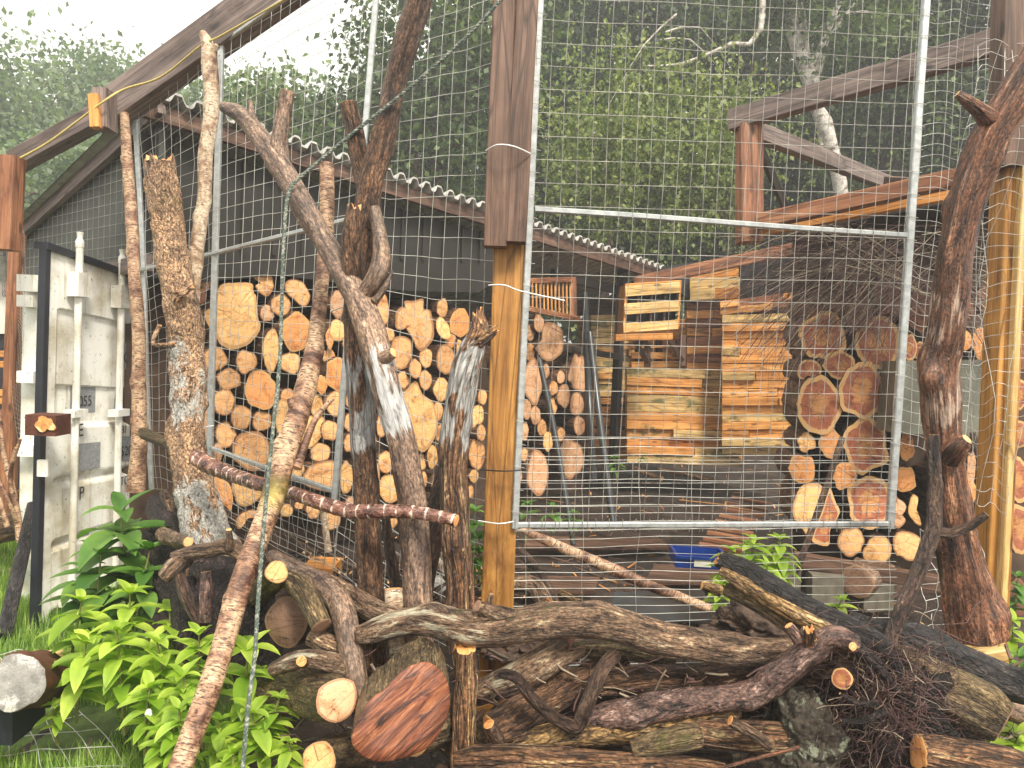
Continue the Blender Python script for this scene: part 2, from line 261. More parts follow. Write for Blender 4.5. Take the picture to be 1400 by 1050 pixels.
def tag(o, label=None, cat=None, group=None, kind=None):
    if label: o['label'] = label
    if cat: o['category'] = cat
    if group: o['group'] = group
    if kind: o['kind'] = kind
    return o
def empty(name, loc, label, cat, group=None):
    o = bpy.data.objects.new(name, None); COL.objects.link(o); o.location = loc; o.empty_display_size = .1; return tag(o, label, cat, group)
def catmull(pts, step):
    out = []; n = len(pts)
    for i in range(n-1):
        a = pts[max(i-1, 0)]; b = pts[i]; c = pts[i+1]; d = pts[min(i+2, n-1)]
        L = (c[0]-b[0]).length; k = max(2, int(L/step)+1)
        for j in range(k):
            t = j/k; t2 = t*t; t3 = t2*t
            p = .5*((2*b[0])+(c[0]-a[0])*t+(2*a[0]-5*b[0]+4*c[0]-d[0])*t2+(3*b[0]-a[0]-3*c[0]+d[0])*t3)
            out.append((p, b[1]*(1-t)+c[1]*t, i+t))
    out.append((pts[-1][0], pts[-1][1], n-1.0)); return out
def tube(mb, pts, mi=0, cutmi=1, sides=18, step=.02, amp=.12, fl=4, fc=12, seed=None, patch=None, caps=True, jag=0.0, lump=.1, rings=0, knots=1.0):
    """pts: [(Vector, r)]; bark coordinates run along the limb"""
    seed = random.random()*100 if seed is None else seed
    q = catmull(pts, step); n = len(q); s = 0; vs = []; bu = []; ws = []; prev = None
    LT = sum((q[i+1][0]-q[i][0]).length for i in range(n-1)); kn = []
    if amp > .04 and LT > .3:
        rk = random.Random(int(seed*1000)); kn = [(rk.uniform(.05, LT), rk.uniform(0, 6.28), rk.uniform(.15, .45)*knots, rk.uniform(.35, .8)) for _ in range(int(LT/.16))]
    for i, (p, r, t) in enumerate(q):
        tg = (q[min(i+1, n-1)][0]-q[max(i-1, 0)][0]).normalized()
        if prev is None:
            x = tg.orthogonal().normalized()
        else:
            x = (prev-tg*prev.dot(tg)); x = x.normalized() if x.length > 1e-6 else tg.orthogonal().normalized()
        prev = x; y = tg.cross(x)
        if i: s += (p-q[i-1][0]).length
        if jag and i in (0, n-1): jg = jag
        else: jg = 0
        pw = 0
        if patch:
            for a0, a1, k in patch:
                pw = max(pw, k*min(1, max(0, (t-a0)/.7))*min(1, max(0, (a1-t)/.7)))
        rg = 0
        if rings: rg = math.exp(-((((s+.01*noise.noise((s*20, 0, seed)))/rings) % 1-.5)*rings/.005)**2); pw = max(pw, rg*.9)
        for j in range(sides):
            an = 2*math.pi*j/sides; c = math.cos(an); d = math.sin(an)
            nz = noise.noise((s*fl+seed, c*r*fc*6+seed, d*r*fc*6)); nl = noise.noise((s*5+seed, c*1.3, d*1.3+seed*.7))
            rr = r*(1+amp*nz+lump*nl)
            rr += rg*r*.06
            for ks, ka, kh, kw in kn:
                if abs(s-ks) < r*kw*3:
                    da = (an-ka+3.1416) % 6.2832-3.1416; e = ((s-ks)/(r*kw*1.3))**2+(da/kw)**2
                    if e < 6: rr += r*kh*(math.exp(-e)-.45*math.exp(-e*5))
            off = tg*(jg*r*noise.noise((an*2+seed, seed, 0))*2.5) if jg else Vector((0, 0, 0))
            vs.append(p+x*(c*rr)+y*(d*rr)+off); bu.append((s+seed, c*r, d*r)); ws.append(min(1, max(0, pw*(1+1.1*noise.noise((s*9, c*1.5+seed, d*1.5))+.5*noise.noise((s*30, c*5+seed, d*5))))))
    fs = [(i*sides+j, i*sides+(j+1) % sides, (i+1)*sides+(j+1) % sides, (i+1)*sides+j) for i in range(n-1) for j in range(sides)]
    mb.add(vs, fs, mi, bu, ws)
    if caps:
        for e in (0, n-1):
            rng_ = vs[e*sides:(e+1)*sides]; c = sum(rng_, Vector())/sides; r = q[e][1]
            tg = (q[1][0]-q[0][0]).normalized() if e == 0 else (q[-1][0]-q[-2][0]).normalized()
            x = tg.orthogonal().normalized(); y = tg.cross(x); V = []; B = []; W = []
            sg = -1 if e == 0 else 1
            for k, f in ((0, 1.0), (1, .93), (2, .55)):
                for p in rng_:
                    w = c+(p-c)*f + tg*sg*(.0 if k == 0 else r*(.05 if k == 1 else .04) + (jag*r*.5*random.uniform(-1, 1) if jag else 0))
                    V.append(w); B.append(((w-c).dot(x), (w-c).dot(y), f)); W.append(0)
            V.append(c+tg*sg*r*.05); B.append((0, 0, 0)); W.append(0)
            fc_ = [(k*sides+j, k*sides+(j+1) % sides, (k+1)*sides+(j+1) % sides, (k+1)*sides+j) for k in range(2) for j in range(sides)]
            fc_ += [(2*sides+j, 2*sides+(j+1) % sides, 3*sides) for j in range(sides)]
            if e == 0: fc_ = [f[::-1] for f in fc_]
            mb.add(V, fc_, cutmi, B, W)
def pxpts(l): return [(P(x, y, d), r*d/F) for x, y, d, r in l]
def limb(name, label, cat, pts, mat, cut='cut', group=None, extra=(), **k):
    mb = MB(); tube(mb, pxpts(pts), **k)
    for e in extra:
        kk = dict(k); kk.pop('patch', None)
        if isinstance(e, dict): kk.update(e['k']); e = e['p']
        tube(mb, pxpts(e), **kk)
    return tag(mb.build(name, [mat, cut]), label, cat, group)
def box(mb, p0, p1, w, h, upv=Vector((0, 0, 1)), mi=0, seg=6, jit=.002, bev=.004, patch=0.0):
    """timber from p0 to p1; w sideways, h along up"""
    t = (p1-p0); L = t.length; t.normalize(); s = t.cross(upv).normalized(); u = s.cross(t)
    prof = [(-w/2, -h/2+bev), (-w/2+bev, -h/2), (w/2-bev, -h/2), (w/2, -h/2+bev), (w/2, h/2-bev), (w/2-bev, h/2), (-w/2+bev, h/2), (-w/2, h/2-bev)]
    sd = random.random()*50; vs = []; bu = []
    for i in range(seg+1):
        a = i/seg; o = Vector((noise.noise((a*2, sd, 0)), noise.noise((a*2, sd, 5)), noise.noise((a*2, sd, 9))))*jit
        for x, y in prof:
            vs.append(p0+t*(L*a)+s*x+u*y+o); bu.append((L*a+sd, x+sd*.3, y))
    n = 8; fs = [(i*n+j, i*n+(j+1) % n, (i+1)*n+(j+1) % n, (i+1)*n+j) for i in range(seg) for j in range(n)]
    fs += [tuple(range(n))[::-1], tuple(seg*n+j for j in range(n))]
    mb.add(vs, fs, mi, bu, [patch]*len(vs))
def beam(name, label, cat, a, b, wpx, hpx, mat, upv=Vector((0, 0, 1)), group=None, parent=None, **k):
    mb = MB(); d = (a[2]+b[2])/2; box(mb, P(*a), P(*b), wpx*d/F, hpx*d/F, upv, seg=8, **k)
    o = mb.build(name, mat, parent, smooth=False); return tag(o, label, cat, group)
FWD = Vector((0, 1, 0)); UPZ = Vector((0, 0, 1))
def wire(mb, pts, r=.0012, mi=0):
    vs = []; n = len(pts)
    for i, p in enumerate(pts):
        t = (pts[min(i+1, n-1)]-pts[max(i-1, 0)]).normalized(); x = t.cross(FWD); x = x.normalized() if x.length > .01 else t.orthogonal().normalized(); y = t.cross(x)
        for a in (0, 2.094, 4.189): vs.append(p+x*(math.cos(a)*r)+y*(math.sin(a)*r))
    mb.add(vs, [(i*3+j, i*3+(j+1) % 3, (i+1)*3+(j+1) % 3, (i+1)*3+j) for i in range(n-1) for j in range(3)], mi)
def meshpanel(mb, bl, br, tr, tl, us, vs_, r=.0012, wob=.004, sag=0, seg=14, freq=2.2, ulim=None):
    sd = random.random()*100
    def pt(u, v):
        p = bl*(1-u)*(1-v)+br*u*(1-v)+tr*u*v+tl*(1-u)*v
        return p+Vector((noise.noise((u*freq*2, v*freq*2, sd)), noise.noise((u*freq*2, v*freq*2, sd+9))*2, noise.noise((u*freq*2, v*freq*2, sd+20))))*wob*2 + Vector((0, 0, -sag*4*u*(1-u)*(1-v)))
    for u in us: wire(mb, [pt(u+random.uniform(-.0006, .0006), i/seg) for i in range(seg+1)], r)
    for v in vs_: wire(mb, [pt(i/seg, v) for i in range(seg+1)], r)
def lin(n, a=0, b=1): return [a+(b-a)*i/n for i in range(n+1)]
def boxw(mb, c, ax, ay, az, mi=0):
    vs = [c+ax*i+ay*j+az*k for i in (-1, 1) for j in (-1, 1) for k in (-1, 1)]
    mb.add(vs, [(0, 1, 3, 2), (4, 6, 7, 5), (0, 4, 5, 1), (2, 3, 7, 6), (0, 2, 6, 4), (1, 5, 7, 3)], mi)
def slab(mb, poly, th, mi=0):
    """planar outline given as points, extruded by vector th"""
    n = len(poly); vs = list(poly)+[p+th for p in poly]
    mb.add(vs, [tuple(range(n)), tuple(range(2*n-1, n-1, -1))]+[(i, n+i, n+(i+1) % n, (i+1) % n) for i in range(n)], mi)
exec_order = []
# ------------------------------------------------------------------ world, sun
w = bpy.data.worlds.new('World'); S.world = w; w.use_nodes = True; nt = w.node_tree; bg = nt.nodes['Background']
sky = N(nt, 'ShaderNodeTexSky', sky_type='NISHITA'); sky.sun_disc = False; sky.sun_elevation = R(52); sky.sun_rotation = R(155); sky.dust_density = 4
mx = mix(nt, .78, sky.outputs[0], (11, 10.6, 9.3)); nt.links.new(mx, bg.inputs[0]); bg.inputs[1].default_value = .1
sl = bpy.data.lights.new('sun', 'SUN'); sl.energy = 2.8; sl.angle = R(12); sl.color = (1, .93, .8); so = bpy.data.objects.new('sun', sl); COL.objects.link(so)
sd_ = Vector((math.sin(R(155))*math.cos(R(52)), math.cos(R(155))*math.cos(R(52)), math.sin(R(52)))); so.rotation_euler = sd_.to_track_quat('Z', 'Y').to_euler(); so.location = (0, 0, 20)
S.view_settings.view_transform = 'Standard'; S.view_settings.look = 'None'; S.view_settings.exposure = .92; S.view_settings.gamma = 1
S.cycles.max_bounces = 6; S.cycles.transparent_max_bounces = 8
# ------------------------------------------------------------------ ground
def ground():
    m, nt, b = new_mat('ground_soil'); tc = N(nt, 'ShaderNodeTexCoord'); o = tc.outputs['Object']
    n1 = noise_n(nt, o, 2.2, 8, .7, .4); n2 = noise_n(nt, o, 45, 4, .7); n3 = noise_n(nt, o, .9, 5, .6)
    c = ramp(nt, n1, [(.32, (.008, .005, .004)), (.5, (.03, .019, .014)), (.68, (.085, .052, .036))])
    c = mix(nt, ramp(nt, n2, [(.58, (0, 0, 0)), (.66, (1, 1, 1))]), c, (.17, .11, .07))
    nt.links.new(c, b.inputs['Base Color']); rr = ramp(nt, n3, [(.36, (.3,)*3), (.5, (.8,)*3)]); nt.links.new(rr, b.inputs['Roughness']); bump(nt, b, n2, .8, .02)
    M['ground'] = m
    mb = MB(); xs = np.concatenate([[-300, -80, -25], np.linspace(-9, 9, 91), [25, 80, 300]]); ys = np.concatenate([[-300, -60, -10], np.linspace(0, 16, 81), [30, 80, 300]])
    vs = []
    for y in ys:
        for x in xs:
            z = 0
            if abs(x) < 9 and 0 < y < 16: z = .05*noise.noise((x*1.3, y*1.3, 0))+.025*noise.noise((x*5, y*5, 3))
            # bank of earth that carries the log pile
            if -1.25 < x < 3.2:
                e = min(1, max(0, (x+1.25)/.6)); z += .3*e*math.exp(-((y-2.75)/.42)**2)
            vs.append((x, y, z))
    nx = len(xs); mb.add(vs, [(j*nx+i, j*nx+i+1, (j+1)*nx+i+1, (j+1)*nx+i) for j in range(len(ys)-1) for i in range(nx-1)])
    tag(mb.build('ground', 'ground'), kind='structure')
ground()
def gz(x, y):
    z = .05*noise.noise((x*1.3, y*1.3, 0))+.025*noise.noise((x*5, y*5, 3))
    if -1.25 < x < 3.2: z += .3*min(1, max(0, (x+1.25)/.6))*math.exp(-((y-2.75)/.42)**2)
    return z
# ------------------------------------------------------------------ leaves helpers
def leafcloud(name, pos, size, mat, parent=None, droop=0.0, asp=.62, tone=None):
    n = len(pos); a = rng.normal(size=(n, 3)); a[:, 2] -= droop; a /= np.linalg.norm(a, axis=1)[:, None]
    b = rng.normal(size=(n, 3)); b -= (a*b).sum(1)[:, None]*a; b /= np.linalg.norm(b, axis=1)[:, None]
    L = (size*rng.uniform(.6, 1.3, n))[:, None]; c = np.cross(a, b)
    v = np.empty((n, 4, 3)); v[:, 0] = pos; v[:, 1] = pos+a*L*.5+b*L*asp*.5+c*L*.1; v[:, 2] = pos+a*L; v[:, 3] = pos+a*L*.5-b*L*asp*.5+c*L*.1
    base = np.array(parent.location) if parent else pos.mean(0)
    V = (v.reshape(-1, 3)-base).astype(np.float32)
    me = bpy.data.meshes.new(name); me.vertices.add(n*4); me.vertices.foreach_set('co', V.ravel()); me.loops.add(n*4); me.loops.foreach_set('vertex_index', np.arange(n*4, dtype=np.int32))
    me.polygons.add(n); me.polygons.foreach_set('loop_start', np.arange(0, n*4, 4, dtype=np.int32)); me.materials.append(M[mat]); me.update(calc_edges=True)
    at = me.attributes.new('patch', 'FLOAT', 'POINT'); at.data.foreach_set('value', np.repeat((rng.uniform(0, 1, n) if tone is None else np.clip(tone+rng.uniform(-.3, .3, n), 0, 1)).astype(np.float32), 4))
    o = bpy.data.objects.new(name, me); COL.objects.link(o)
    if parent: o.parent = parent
    else: o.location = base
    return o
def tree(label, px, d, cy, rx, rz, n, mat, leaf=.1, barkm='dark', group='trees behind the yard', trunk=None, ncl=60, tr=.14, hang=False, name='broadleaf_tree', ry=None, spread=.3):
    c = P(px, cy, d); root = empty(name, (c.x, c.y, 0), label, 'tree', group)
    mb = MB(); rnd = random.Random(px*7+d)
    if trunk: tp = [(P(x, y, d), r*d/F) for x, y, r in trunk]
    else: tp = [(Vector((c.x+rnd.uniform(-.3, .3), c.y, -.1)), tr), (Vector((c.x+rnd.uniform(-.4, .4), c.y, c.z*.45)), tr*.75), (Vector((c.x, c.y, c.z+rz*.5)), tr*.2)]
    tube(mb, tp, sides=8, step=.3, lump=.25, caps=False)
    for i in range(3 if hang else 14):
        b0 = tp[-1][0].lerp(tp[0][0], rnd.uniform(.05, .6)); an = rnd.uniform(0, 6.28); k = rnd.uniform(.5, .9)
        e = Vector((c.x+math.cos(an)*rx*k, c.y+math.sin(an)*rx*.5*k, c.z+rnd.uniform(-.5, .8)*rz)); mdl = b0.lerp(e, .5)+Vector((0, 0, .25*rx*rnd.random()))
        tube(mb, [(b0, tr*.35), (mdl, tr*.2), (e, tr*.06)], sides=5, step=.4, caps=False)
    mb.build('trunk', [barkm], root)
    # clustered crown
    cl = rng.normal(size=(ncl, 3)); cl /= np.linalg.norm(cl, axis=1)[:, None]; cl *= (rng.uniform(.15, 1, ncl)**.45)[:, None]
    cl *= np.array([rx, ry or rx*.6, rz]); cl += np.array(c); cr = rng.uniform(.5, 1.3, ncl)*spread*min(rx, rz)
    if hang:
        k = n//28; base = cl[rng.integers(0, ncl, k)]+rng.normal(size=(k, 3))*.35; t = rng.uniform(0, 1, (k, 28)); Ls = rng.uniform(.5, 1.6, k)
        pos = base[:, None, :]+np.stack([rng.normal(size=(k, 28))*.05, rng.normal(size=(k, 28))*.05, -t*Ls[:, None]], -1)
        pos = pos.reshape(-1, 3); leafcloud('crown', pos, leaf, mat, root, 1.2, .7)
    else:
        idx = rng.integers(0, ncl, n); pos = cl[idx]+np.clip(rng.normal(size=(n, 3)), -1.7, 1.7)*cr[idx][:, None]*np.array([1, 1, .7])
        leafcloud('crown', pos, leaf*1.35, mat, root, .3, tone=np.clip(rng.uniform(-.1, 1, ncl)**1.5, 0, 1)[idx])
    return root
def trees():
    G1 = 'misty trees behind the container'
    tree('tall pale misty tree at far left edge', 20, 22, 190, 3.4, 3.1, 15000, 'leafhaze', .15, 'grey', G1, ncl=70)
    tree('pale rounded misty tree behind the sloping roof beam', 150, 25, 190, 2.6, 2.4, 12000, 'leafhaze', .15, 'grey', G1)
    tree('pale misty tree seen just above the birch pole top', 260, 27, 210, 3.0, 2.6, 12000, 'leafhaze', .15, 'grey', G1)
    tree('low green tree filling the gap under the left beam', 70, 17, 290, 2.6, 1.6, 14000, 'leafhaze', .11, 'grey', G1)
    tree('mid green tree behind the cut branch stubs', 360, 19, 205, 2.4, 1.7, 11000, 'leafhaze', .13, 'grey', G1)
    G = 'woodland trees behind the yard'
    tree('mid green tree with rounded crown left of the tall forked trunk', 450, 14.5, 215, 1.6, 1.6, 13000, 'leafmid', .09, group=G, ncl=50)
    tree('loose tree with bright sky gaps, left of the dark upper post', 610, 14, 110, 1.8, 2.5, 9500, 'leafmid', .1, group=G, ncl=42, trunk=[(590, 420, 9), (572, 250, 7), (560, 160, 5), (590, 60, 3)], spread=.26)
    tree('bushy green tree low behind the shed roof', 590, 17, 290, 2.2, 1.1, 11000, 'leafmid', .09, group=G)
    tree('dark tall tree right behind the central post', 715, 17, 60, 1.8, 3.2, 17000, 'leafdk', .1, group=G)
    tree('dark dense tree above the drooping birch foliage', 850, 18, 20, 2.6, 2.8, 18000, 'leafdk', .1, group=G, ncl=70)
    tree('dark dense tree left of the two pale birch trunks', 1010, 17.5, 60, 2.2, 3.4, 18000, 'leafdk', .1, group=G, ncl=70)
    tree('dark hedge-like tree low behind the shed gutter', 820, 20, 290, 3.2, 1.7, 19000, 'leafdk', .1, group=G, ncl=90)
    tree('dark low tree behind the wooden boxes', 1010, 20, 320, 3.4, 1.6, 17000, 'leafdk', .1, group=G, ncl=90)
    tree('drooping birch with pale hanging foliage behind the gate', 900, 11, 150, 1.6, 1.0, 16000, 'leafbirch', .075, 'birchwhite', G, hang=True, name='birch_tree', ncl=110, ry=.8, trunk=[(1040, -160, 5), (1040, 40, 4), (1000, 60, 3.0), (930, 88, 2.2), (880, 90, 1.4)], tr=.05)
    tree('pale trunked birch rising behind the upper beam', 1120, 13, -30, 1.5, 1.6, 7000, 'leafmid', .08, 'birchwhite', G, name='birch_tree', trunk=[(1160, 420, 8), (1148, 250, 9), (1112, 130, 10), (1080, 10, 12), (1070, -120, 8)])
    tree('green tree right of the pale birch trunk', 1230, 15, 120, 1.8, 2.6, 15000, 'leafmid', .085, group=G, trunk=[(1215, 420, 14), (1217, 250, 13), (1235, 100, 8), (1240, 0, 4)])
    tree('dark green tree at the right edge behind the post', 1370, 14, 110, 1.7, 3.0, 17000, 'leafdk', .09, group=G)
    tree('dark green tree behind the diagonal brace', 1150, 18, 190, 2.0, 2.6, 16000, 'leafdk', .1, group=G)
trees()
def woodland():
    n = 42000; px = rng.uniform(380, 1560, n); py = rng.uniform(-60, 470, n)+0*px; d = rng.uniform(25, 29, n)
    ok = py > 30*np.sin(px*.02)+40*np.sin(px*.047)+np.maximum(0, 690-px)*.75; px, py, d = px[ok], py[ok], d[ok]
    pos = np.array([tuple(P(a, b, c)) for a, b, c in zip(px, py, d)]); t = np.array([noise.noise((a*.02, b*.03, 0)) for a, b in zip(px, py)])
    tag(leafcloud('woodland', pos, .42, 'leafdk', None, .3, tone=np.clip(.35+t, 0, 1)), 'dense dark mass of woodland far behind the yard', 'woodland', kind='stuff')
    n = 16000; px = rng.uniform(-120, 560, n); py = rng.uniform(150, 470, n); d = rng.uniform(32, 38, n); pos = np.array([tuple(P(a, b, c)) for a, b, c in zip(px, py, d)])
    tag(leafcloud('woodland', pos, .5, 'leafhaze', None, .3), 'pale mass of distant woodland at far left', 'woodland', kind='stuff')
woodland()
# ------------------------------------------------------------------ shed with its log stack
WD = Vector((.63, .78, 0)).normalized(); W0 = Vector((P(270, 468, 5).x, P(270, 468, 5).y, 0)); WN = Vector((-WD.y, WD.x, 0))   # WN points into the stack
def wall(s, z, off=0): return W0+WD*s+WN*off+Vector((0, 0, z))
def wallpx(px, py, off=0): return onplane(px, py, W0+WN*off, WN)
def shed():
    e0 = wallpx(188, 165); root = empty('log_shed', (e0.x, e0.y, 0), 'open fronted shed with corrugated roof and dark cladding sheltering the log stack', 'shed')
    # corrugated sheet: front edge along the eave, falling backwards
    mb = MB(); s0 = -.45; s1 = 5.85; n = 420
    def eave(s): return 3.04-.055*(s-s0)
    vs = []
    for i in range(n+1):
        s = s0+(s1-s0)*i/n; ph = (s*7.2) % 1; h = .05*min(1, max(0, (abs(ph-.5)*2-.35)*3.5))
        for (o, dz) in ((-.22, 0), (-.22, .014), (3.2, .014-.3*3.4), (3.2, -.3*3.4)): vs.append(wall(s, eave(s)+h+dz+.03, o))
    fs = [(i*4+j, i*4+(j+1) % 4, (i+1)*4+(j+1) % 4, (i+1)*4+j) for i in range(n) for j in range(4)]
    mb.add(vs, fs); mb.build('roof', 'roof', root, smooth=False)
    mb = MB(); box(mb, wall(s0, eave(s0)-.035, -.14), wall(s1, eave(s1)-.035, -.14), .05, .1, seg=10); mb.build('fascia', 'brownw', root, smooth=False)
    # dark hanging panel below the eave
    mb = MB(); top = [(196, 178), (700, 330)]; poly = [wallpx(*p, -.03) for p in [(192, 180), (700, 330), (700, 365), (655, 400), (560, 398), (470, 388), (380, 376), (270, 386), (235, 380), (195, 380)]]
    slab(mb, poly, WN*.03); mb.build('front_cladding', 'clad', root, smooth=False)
    # cladding seams
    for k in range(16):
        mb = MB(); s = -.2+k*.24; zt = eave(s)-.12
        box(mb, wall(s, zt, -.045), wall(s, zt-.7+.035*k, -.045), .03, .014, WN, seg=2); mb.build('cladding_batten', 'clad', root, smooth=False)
    # side wall
    mb = MB(); c = wall(s0+.12, 0, -.1); SD = WN
    def sd(t, z): return Vector((c.x, c.y, 0))+SD*t+Vector((0, 0, z))
    slab(mb, [sd(0, 3.0), sd(0, 2.15), sd(2.4, 2.0), sd(2.4, 2.3)], WD*.04); mb.build('side_cladding', 'netclad', root, smooth=False)
    mb = MB(); box(mb, sd(-.1, 3.03)-WD*.04, sd(2.5, 2.3)-WD*.04, .05, .09); box(mb, sd(0, 2.12)-WD*.04, sd(2.4, 1.98)-WD*.04, .05, .1); mb.build('barge_board', 'greyw', root, smooth=False)
    mb = MB()
    for k in range(13):
        z = 2.18+k*.07; tmax = max(.1, (3.03-z)/.3)
        wire(mb, [sd(0, z)-WD*.02, sd(min(2.4, tmax), z-.03)-WD*.02], .002)
    for k in range(28):
        t = k*.085; wire(mb, [sd(t, 2.14-.05*t)-WD*.02, sd(t, 2.98-.3*t)-WD*.02], .0015)
    mb.build('side_net', 'wiredk', root)
    # back wall, inner side, dark soffit, corner post
    mb = MB(); slab(mb, [wall(-.3, 0, .36), wall(5.2, 0, .36), wall(5.2, 1.72, .36), wall(2.6, 2.1, .36), wall(-.3, 2.3, .36)], WN*.04); mb.build('back_wall', 'interior', root, smooth=False)
    mb = MB(); 
    for s in (5.28,): box(mb, wall(s, -.05, .02), wall(s, 2.72, .02), .09, .09, WN)
    box(mb, wall(4.0, 2.5, .1), wall(5.8, 2.42, .1), .06, .1); box(mb, wall(5.2, 2.35, .06), wall(5.8, 2.62, .06), .05, .06, WN)
    mb.build('post', 'darkw', root, smooth=False)
    mb = MB(); box(mb, wall(4.05, 1.72, .0), wall(5.25, 1.65, .0), .05, .07); mb.build('shelf', 'darkw', root, smooth=False)
shed()
def logend(poly, p, n, depth, mats, jitter=.03, tilt=.06):
    """a short log: outline in pixels, its face cast on the stack's plane, bark running back"""
    off = random.uniform(-jitter, jitter); face = [onplane(x, y, p+n*off, n) for x, y in poly]; k = len(face); c = sum(face, Vector())/k
    s = Vector((-n.y, n.x, 0)); tx = random.uniform(-tilt, tilt); ty = random.uniform(-tilt, tilt)
    face = [q+n*((q-c).dot(s)*tx+(q-c).z*ty) for q in face]
    R_ = max((q-c).length for q in face); mb = MB(); V = []; B = []; sd = random.random()*9
    for f in (1.0, .8, .45):
        for q in face:
            w = c+(q-c)*f+n*(0 if f == 1 else random.uniform(-.004, .004)-.004); V.append(w); B.append(((w-c).dot(s), (w-c).z, f))
    V.append(c-n*.004); B.append((0, 0, 0))
    fs = [(r*k+j, (r+1)*k+j, (r+1)*k+(j+1) % k, r*k+(j+1) % k) for r in range(2) for j in range(k)]+[(2*k+j, 3*k, 2*k+(j+1) % k) for j in range(k)]
    mb.add(V, fs, 1, B)
    # bark shell stands a little proud of the cut
    V = []; B = []; nr = 5
    for r in range(nr+1):
        for j, q in enumerate(face):
            o = 1.0 if r == 0 else 1.035+.03*noise.noise((j*.7, r*.8, sd)); V.append(c+(q-c)*o+n*(depth*r/nr - (.004 if r == 1 else 0)*1)); an = 2*math.pi*j/k; B.append((depth*r/nr+sd, math.cos(an)*R_, math.sin(an)*R_))
    mb.add(V, [(r*k+j, r*k+(j+1) % k, (r+1)*k+(j+1) % k, (r+1)*k+j) for r in range(nr) for j in range(k)], 0, B)
    return mb.build('cut_log', mats)
def ell(cx, cy, rx, ry, irr=.08, k=26, rot=0):
    sd = random.random()*99; out = []
    for j in range(k):
        a = -2*math.pi*j/k; q = 1+irr*1.6*noise.noise((math.cos(a)*1.4, math.sin(a)*1.4, sd))+irr*.5*noise.noise((math.cos(a)*4, math.sin(a)*4, sd))
        x = math.cos(a)*rx*q; y = math.sin(a)*ry*q; out.append((cx+x*math.cos(rot)-y*math.sin(rot), cy+x*math.sin(rot)+y*math.cos(rot)))
    return out
def zpoly(l, x0, y0, s): return [(x0+u/s, y0+v/s) for u, v in l]
def dens(poly):  # finer rounded outline, same turning sense as ell()
    a = sum(poly[i][0]*poly[(i+1) % len(poly)][1]-poly[(i+1) % len(poly)][0]*poly[i][1] for i in range(len(poly)))
    if a > 0: poly = poly[::-1]
    o = []; n = len(poly)
    for i in range(n):
        a, b, c, d = (Vector(poly[(i+k) % n]) for k in (-1, 0, 1, 2))
        for t in (0, .25, .5, .75):
            q = .5*((2*b)+(c-a)*t+(2*a-5*b+4*c-d)*t*t+(3*b-a-3*c+d)*t**3); o.append((q.x+random.uniform(-.45, .45), q.y+random.uniform(-.45, .45)))
    return o
TN = {0: 'cutpale', 1: 'cut', 2: 'cutor', 3: 'cutred', 4: 'cutdark', 5: 'cutpink'}; TW = {0: 'pale', 1: 'light orange', 2: 'deep orange', 3: 'red-brown', 4: 'dark brown', 5: 'pinkish'}
ORD = ['first', 'second', 'third', 'fourth', 'fifth', 'sixth', 'seventh', 'eighth', 'ninth', 'tenth', 'eleventh', 'twelfth', 'thirteenth', 'fourteenth', 'fifteenth', 'sixteenth', 'seventeenth', 'eighteenth', 'nineteenth', 'twentieth', 'twenty-first', 'twenty-second', 'twenty-third', 'twenty-fourth', 'twenty-fifth', 'twenty-sixth', 'twenty-seventh', 'twenty-eighth', 'twenty-ninth', 'thirtieth']
def stack(logs, p, n, group, regions, depth=.4, irr=.08, bk='brown'):
    logs = [l if len(l) > 5 else (*l, None) for l in logs]; buckets = {}
    for l in logs:
        for xm, rn in regions:
            if l[0] < xm: buckets.setdefault(rn, []).append(l); break
    for rn, ls in buckets.items():
        ls.sort(key=lambda l: l[1])
        for i, l in enumerate(ls):
            cx, cy, rx, ry, t, ex = l
            if isinstance(ex, list): poly = dens(ex); sh = 'irregular'
            else:
                poly = ell(cx, cy, rx*1.1, ry*1.08, irr*1.5 if t not in (3, 4) else irr*1.3, rot=(ex or 0)); sh = 'round' if rx > ry*.8 else ('oval' if rx > ry*.5 else 'narrow')
            o = logend(poly, p, n, depth, [bk, TN[t]]); sz = 'large ' if rx*ry > 450 else ('small ' if rx*ry < 130 else '')
            tag(o, f'{sz}{sh} {TW[t]} log end, {ORD[i]} from top {rn}', 'log', group)
big = zpoly([(180, 150), (290, 140), (400, 145), (410, 210), (430, 240), (440, 380), (460, 440), (440, 500), (370, 580), (250, 620), (160, 580), (120, 520), (60, 430), (50, 350), (90, 320), (120, 300), (130, 220)], 270, 360, 5.25)
notch = zpoly([(400, 90), (470, 65), (530, 90), (550, 150), (540, 200), (500, 240), (440, 205), (415, 160), (450, 145), (410, 115)], 270, 360, 5.25)
lobe = zpoly([(640, 130), (700, 110), (760, 140), (800, 200), (812, 250), (780, 310), (740, 305), (690, 260), (640, 215), (625, 170)], 270, 360, 5.25)
crown1 = zpoly([(500, 150), (560, 150), (620, 135), (620, 200), (665, 220), (680, 370), (640, 440), (600, 480), (565, 460), (540, 400), (500, 330), (470, 340), (435, 320), (440, 230), (475, 190), (500, 190)], 450, 380, 4.773)
crown2 = [(570, 521), (579, 539), (592, 550), (598, 580), (590, 605), (575, 618), (560, 600), (553, 575), (548, 545), (558, 532)]
tri = zpoly([(820, 500), (980, 470), (1000, 560), (990, 690), (900, 690), (780, 650), (750, 600), (780, 540)], 270, 540, 5.25)
slant = zpoly([(90, 570), (160, 600), (230, 640), (255, 740), (240, 830), (190, 790), (140, 800), (110, 700)], 270, 540, 5.25)
moon = zpoly([(275, 900), (310, 850), (380, 825), (440, 835), (460, 860), (400, 880), (350, 895), (310, 960), (285, 950)], 270, 540, 5.25)
